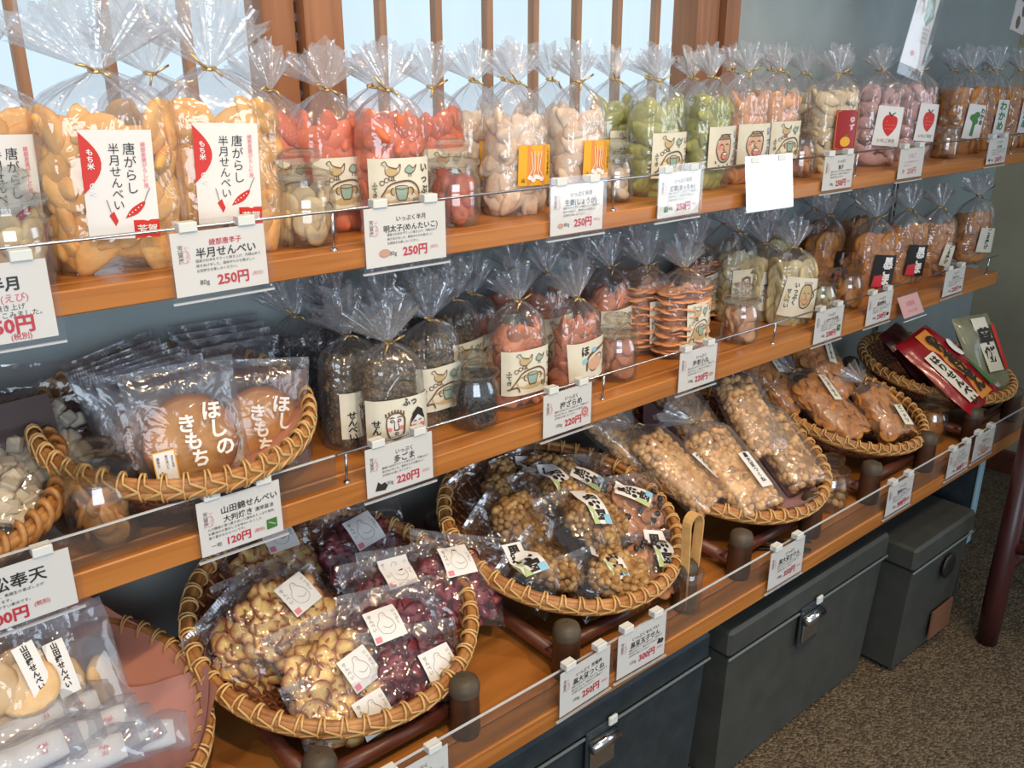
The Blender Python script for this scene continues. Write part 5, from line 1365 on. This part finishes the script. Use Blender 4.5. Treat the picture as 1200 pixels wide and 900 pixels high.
# ---- bean label packets
GC = 'packets with black bean labels'
BIG = [grains(M['nugget'], s, .090, .038, .086, .0120, 230, 'puffed_bean_block') for s in range(3)]
FOOD[('bigclump', 'nugget')] = BIG
def beanpack(c, ln, ro, yw, lb, crackers, lab, w=.120, h=.122):
    t = pk(c, ln, ro, yw, lb, GC, 'disc' if crackers else 'bigclump', 'brownbean' if crackers else 'nugget', w, h - (.020 if 'front' in lb else 0), T=.050 if crackers else .066, top=1, art='beans' if lab else None, lab=lab or (0, 0, 0, 0, 0), n=16 if crackers else 1)
    rnd = random.Random(len(lb))
    if not crackers:
        for ch in t.children:
            if ch.name.startswith('cracker'): ch.name = 'puffed_bean_block'; ch.rotation_euler = (rnd.uniform(-.15, .15), rnd.uniform(-.3, .3), 0); ch.location = (0, .007, h * .40)
    else:
        for i in range(12):
            obj('black_bean', pieces('nugget', 'beandark')[i % 4], t, (rnd.uniform(-.36, .36) * w, -.0190 + rnd.uniform(-.002, .003), h * rnd.uniform(.15, .65)), (0, rnd.uniform(0, 3), 0)).scale = (.7, .7, .7)
    return t
LB = (.034, .068, .008, .070, -.32)
for c, ln, ro, yw, lb, cr, lab in (
    ((0.7731, 1.0249, 0.6348), .65, -.15, .2, 'bean block packet at the dark back left of its basket', 0, None),
    ((0.8638, 1.0185, 0.6361), .62, .0, .1, 'packet with a pale blue label at the back, half under the middle shelf', 0, (.034, .068, .02, .085, 1.2)),
    ((0.9575, 0.9654, 0.6209), .70, .2, -.1, 'brown cracker packet at the back right with a mottled label', 1, (.030, .055, -.005, .075, .9)),
    ((0.7354, 0.951, 0.6085), .80, -.25, .3, 'bean block packet lying low at the left side of its basket', 0, None),
    ((0.8578, 0.969, 0.6292), .80, -.05, .1, 'bean block packet whose label ends behind the central packet', 0, (.034, .068, .012, .080, -.35)),
    ((0.9916, 0.8911, 0.5997), .85, .15, -.1, 'packet of brown crackers with black beans on the right of the basket', 1, (.032, .058, -.008, .080, .85)),
    ((0.845, 0.8888, 0.6199), .90, .0, .05, 'central bean block packet on top of the heap, label in full view', 0, (.034, .074, .018, .072, -.32)),
    ((0.7299, 0.8644, 0.5754), .85, -.20, .25, 'bean block packet at the front left with only a round black mark showing', 0, (.036, .060, -.015, .080, -.5)),
    ((0.826, 0.8167, 0.5577), .85, .05, .0, 'bean block packet leaning on the front rim, label bending over it', 0, (.034, .070, .020, .066, -.25)),
    ((0.9452, 0.7996, 0.5507), .85, .22, -.1, 'packet of brown crackers at the front right rim with bean label', 1, (.034, .070, .008, .066, -.15))):
    beanpack(c, ln, ro, yw, lb, cr, lab)
# ---- peanut bags
liner('D', 'liner', .150, .85, 'mauve paper sheet under the peanut bags, one corner at the front', cx=-.01, cy=-.03, lift=.012)
GD = None
for typ, c, ln, ro, yw, lb in (
    ('peanut_plain', (1.1028, 0.916, 0.5694), .85, -.25, .25, 'peanut bag at the dark left end of the basket'),
    ('peanut_edge', (1.116, 0.794, 0.54), 1.0, -.08, .15, 'peanut bag left of the middle, its label seen edge on'),
    ('peanut', (1.1762, 0.7371, 0.5297), 1.0, .06, .0, 'peanut bag in the middle with the 黒大豆つくね label'),
    ('peanut_plain', (1.3202, 0.7405, 0.5265), 1.0, .12, -.1, 'unlabelled peanut bag lying along the right rim'),
    ('peanut_plain', (1.3033, 0.8134, 0.5675), .85, .1, -.1, 'peanut bag behind the right one, reaching up to the wooden shelf'),
    ('peanut_plain', (1.2245, 0.8975, 0.5869), .8, .0, .1, 'peanut bag at the back under the 海老小丸 price card')):
    make_bag(typ, c[0], c[1], c[2], 0, lb, GD, name='peanut_bag')
    last = [q for q in bpy.data.objects if q.get('label') == lb][0]; last.rotation_euler = R3(ln, ro, yw)
# ---- soy cracker bags
for typ, c, ln, ro, yw, lb in (
    ('soy_basket', (1.5636, 0.9284, 0.5621), .85, -.1, .2, 'soy cracker bag at the left end of its basket'),
    ('soy_basket', (1.5917, 0.8035, 0.5296), 1.0, -.02, .05, 'soy cracker bag with a long cream label, in the middle of the basket'),
    ('soy_basket2', (1.6788, 0.7577, 0.5205), .95, .10, -.1, 'soy cracker bag at the right rim with ピ on its label'),
    ('soy_basket', (1.665, 0.891, 0.5633), .75, .1, .0, 'soy cracker bag at the back of its basket below the green square card')):
    make_bag(typ, c[0], c[1], c[2], 0, lb, None, name='soy_cracker_bag')
    last = [q for q in bpy.data.objects if q.get('label') == lb][0]; last.rotation_euler = R3(ln, ro, yw)
# ---- printed packets at the far end
def printed_pack(c, e, w, h, T, base, label, draw):
    e = Euler(e) if not isinstance(e, Euler) else e
    t = thing('printed_packet', label, 'packet', by_centre(c, e, h * .5), e)
    V = []; F = []; NX, NZ = 12, 14
    for s in (-1, 1):
        for j in range(NZ + 1):
            for i in range(NX + 1):
                u = -1 + 2 * i / NX; v = -1 + 2 * j / NZ
                y = s * (T / 2 * (max(0, 1 - v ** 4) * max(0, 1 - u ** 4)) ** .5 + .0004) + .004 * noise.noise(Vector((u * 2.5, v * 3, w * 30)))
                V.append((u * w / 2, y, (v + 1) * h / 2))
        o = 0 if s < 0 else (NX + 1) * (NZ + 1)
        for j in range(NZ):
            for i in range(NX): a = o + j * (NX + 1) + i; F.append((a, a + 1, a + NX + 2, a + NX + 1))
    obj('printed_film', mesh('printed_film', V, F, base, True), t)
    d = {}; draw(d, w, h)
    for i, (mk, p) in enumerate(d.items()):
        p.build('printed_lettering' if mk in ('ink', 'whiteink') else 'printed_design', M[mk], lambda x, z, l: (x, -(T / 2 * (max(0, 1 - (2 * z / h - 1) ** 4) * max(0, 1 - (2 * x / w) ** 4)) ** .5) - .0048 - l, z), t, .0004 + .0004 * i)
    return t
M['redpack'] = solid('red_glossy_film', (0.30, 0.012, 0.02), rough=0.22, coat=.5, bump=.3, bscale=60)
M['greenpack'] = solid('grey_green_film', (0.17, 0.18, 0.11), (0.24, 0.25, 0.16), rough=0.3, coat=.4, bump=.3, bscale=60)
M['darkpack'] = solid('dark_red_film', (0.09, 0.015, 0.02), rough=0.3, coat=.4)
def dr_red(d, w, h):
    o = pr(d, 'orange'); y = pr(d, 'washi'); k = pr(d, 'ink'); wi = pr(d, 'whiteink'); g = pr(d, 'green')
    o.fill([(-w * .12, h * .05), (w * .22, h * .05), (w * .22, h * .95), (-w * .12, h * .95)])
    y.fill([(-w * .40, h * .1), (-w * .16, h * .1), (-w * .16, h * .72), (-w * .40, h * .72)])
    wi.fill([(x * w + w * .36, z * h + h * .62) for x, z in ell(0, 0, .12, .12)])
    k.text('のりあげせん', w * .05, h * .82, w * .22, .06, True, gap=.8); k.text('はりせんべい', -w * .28, h * .64, w * .15, .04, True, gap=1.0)
    k.text('海苔', w * .36, h * .64, w * .10, .02, True); g.fill([(w * .28, h * .1), (w * .40, h * .1), (w * .36, h * .42), (w * .30, h * .42)])
def dr_green(d, w, h):
    y = pr(d, 'washi'); k = pr(d, 'ink'); r = pr(d, 'red'); wi = pr(d, 'whiteink')
    y.fill([(-w * .16, h * .30), (w * .24, h * .30), (w * .24, h * .95), (-w * .16, h * .95)]); k.text('草', w * .04, h * .72, w * .34, .06, True); k.text('餅', w * .04, h * .50, w * .30, .05, True)
    r.fill([(w * .28, h * .3), (w * .40, h * .3), (w * .40, h * .85), (w * .28, h * .85)])
printed_pack((2.0993, 0.7888, 0.5965), R3(.55, .0, -.25), .12, .20, .03, M['greenpack'], 'grey-green packet with 草 on a cream band, at the back of the far basket', dr_green)
printed_pack((2.0118, 0.9097, 0.5806), R3(.8, -.1, .1), .12, .18, .03, M['darkpack'], 'dark red packet leaning at the shadowy left of the far basket', lambda d, w, h: None)
printed_pack((1.9697, 0.8107, 0.5899), R3(.95, -.25, -.15), .155, .215, .035, M['redpack'], 'red packet with an orange stripe and white oval, on top in the far basket', dr_red)
# ---- middle shelf baskets
def senbei_pack(c, e, label, front=False, w=.125, h=.150, film_='milky', cookie=.104):
    t = thing('large_cracker_packet', label, 'packet', by_centre(c, e, h * .45), e, 'large round cracker packets')
    obj('packet_film', pack_mesh(w, h, .030, _seed[0] % 3, 'milky2', .05), t); obj('crimped_seal', seal_mesh(w, h), t)
    k = 'senbei'
    if k not in _fm: _fm[k] = [disc(M['senbei_big'], s, .104, .012, .006, 36) for s in range(3)]
    obj('cracker', _fm[k][_seed[0] % 3], t, (0, .001, h * .42)); _seed[0] += 1
    if front:
        f = pillow(w, h, .014, 0, 0, 0, .02)
        p = Print(); e_ = .024
        for i, ch in enumerate('ほしの'): p.text(ch, .010 + .004 * i, .088 - i * .021, .022, .03, rot=-.12)
        for i, ch in enumerate('きもち'): p.text(ch, -.018 + .004 * i, .080 - i * .020, .021, .03, rot=-.15)
        p.build('printed_lettering', M['whiteink'], lambda x, z, l: (x, -.0172 - l, z), t)
        put_label(t, 'yamada', .024, .054, lambda x, z, l: (x - .036, -.0168 - l, z + .036), ('senbei',))
M['milky2'] = film('hazy_packet_film', haze=.13, gloss=.10, scale=34, bump=.8, rough=.14, dist=.006, hazecol=(.45, .50, .58))
liner('S2', 'kraft', .10, .6, 'pink paper sheet showing at the right inside the large cracker basket', cx=.05, lift=.012)
# stack leaning at the back right, then the fan at the left, then the two in front
for i, (px, py, pz) in enumerate(((0.4262, 1.105, 0.8341), (0.4254, 1.088, 0.828), (0.4264, 1.07, 0.8233), (0.4286, 1.05, 0.8166))):
    senbei_pack((px, py, pz), R3(.16, .03, .02 * i), ('hindmost','second','third','foremost')[i] + ' packet of the upright stack at the back right of the cracker basket')
for i, (px, py, pz) in enumerate(((0.2999, 1.075, 0.8345), (0.2982, 1.05, 0.8313), (0.2949, 1.025, 0.8322), (0.2963, 1.0, 0.8333), (0.2957, 0.975, 0.8361), (0.2986, 0.95, 0.8392))):
    senbei_pack((px, py, pz), R3(.30, -.12 + .02 * i, .25 - .03 * i), ('hindmost','second from the back','third from the back','fourth from the back','fifth from the back','foremost')[i] + ' packet of the fan leaning left in the cracker basket')
senbei_pack((0.408, 0.955, 0.8208), R3(.28, .10, -.22), 'large cracker packet behind and to the right of the front one, lettering cut off', True)
senbei_pack((0.3093, 0.915, 0.8467), R3(.26, .0, -.05), 'front large cracker packet with white ほしのきもち lettering and small cream label', True)
GS = 'packets of square crackers'
for c, ln, ro, yw, lb in (((0.1451, 0.985, 0.8233), .75, -.1, .1, 'packet of white square crackers in the left basket, nearer the rim'), ((0.183, 1.03, 0.8368), .5, .1, -.1, 'packet of white square crackers in the left basket, at its back'), ((0.1073, 0.95, 0.8196), .9, .1, .1, 'packet of white square crackers cut off by the left edge')):
    pk(c, ln, ro, yw, lb, GS, 'block', 'whitechip', .13, .16, T=.04, art=None, n=46)
o = obj('dark_card', MB().box(-.055, .055, -.0008, .0008, 0, .075).mesh('dark_card', M['darkcard']), None, (0.1465, 1.0, 0.8223), R3(.28, .0, .12)); tag(o, 'dark brown translucent card standing in the left middle-shelf basket', 'card')
# ---- bamboo tongs in a clear cup, black metal tongs
t = thing('clear_cup', 'small clear cup with wire spring between the two lowest-shelf baskets', 'cup', (.955, .715, S3Z))
b = MB(); b.lathe([(.001, .001), (.018, .001), (.020, .004), (.022, .07), (.021, .071), (.019, .006), (.001, .004)], 20); b.build('cup_wall', M['glass'], t, True)
t = thing('bamboo_tongs', 'bent bamboo tongs standing in the clear cup', 'tongs', (.955, .715, S3Z + .006))
V = []; F = []
path = [(-.012, 0), (-.013, .10), (-.015, .14)] + [(-.015 * math.cos(a) , .14 + .018 * math.sin(a)) for a in [PI * i / 8 for i in range(1, 8)]] + [(.015, .14), (.013, .10), (.010, .06)]
for i, (x, z) in enumerate(path):
    q = path[min(i + 1, len(path) - 1)]; o_ = path[max(i - 1, 0)]; dx, dz = q[0] - o_[0], q[1] - o_[1]; l = math.hypot(dx, dz) or 1
    for s in (-1, 1):
        for n_ in (-.0011, .0011): V.append((x - dz / l * n_, s * .008, z + dx / l * n_))
for i in range(len(path) - 1):
    a = 4 * i; b_ = a + 4; F += [(a, b_, b_ + 1, a + 1), (a + 2, a + 3, b_ + 3, b_ + 2), (a, a + 2, b_ + 2, b_), (a + 1, b_ + 1, b_ + 3, a + 3)]
obj('bent_strip', mesh('bent_strip', V, F, M['binding']), t)
b = MB(); b.tube([(.0135 * math.cos(a * 1.0), .009 * math.sin(a), .060 + .010 * i / 40) for i, a in enumerate([2 * PI * k / 10 for k in range(40)])], .0009, 5); b.build('wire_spring', M['steel'], t, True)
t = thing('black_tongs', 'black metal tongs lying on the lowest shelf beneath the peanut basket', 'tongs', (1.20, .735, S3Z + .004), (0, 0, -.75))
for s in (-1, 1): MB().box(-.07, .07, -.005, .005, .0 + (.012 if s > 0 else 0), .0015 + (.012 if s > 0 else 0), .0005).build('arm', M['black'], t, rot=(0, 0, s * .04))
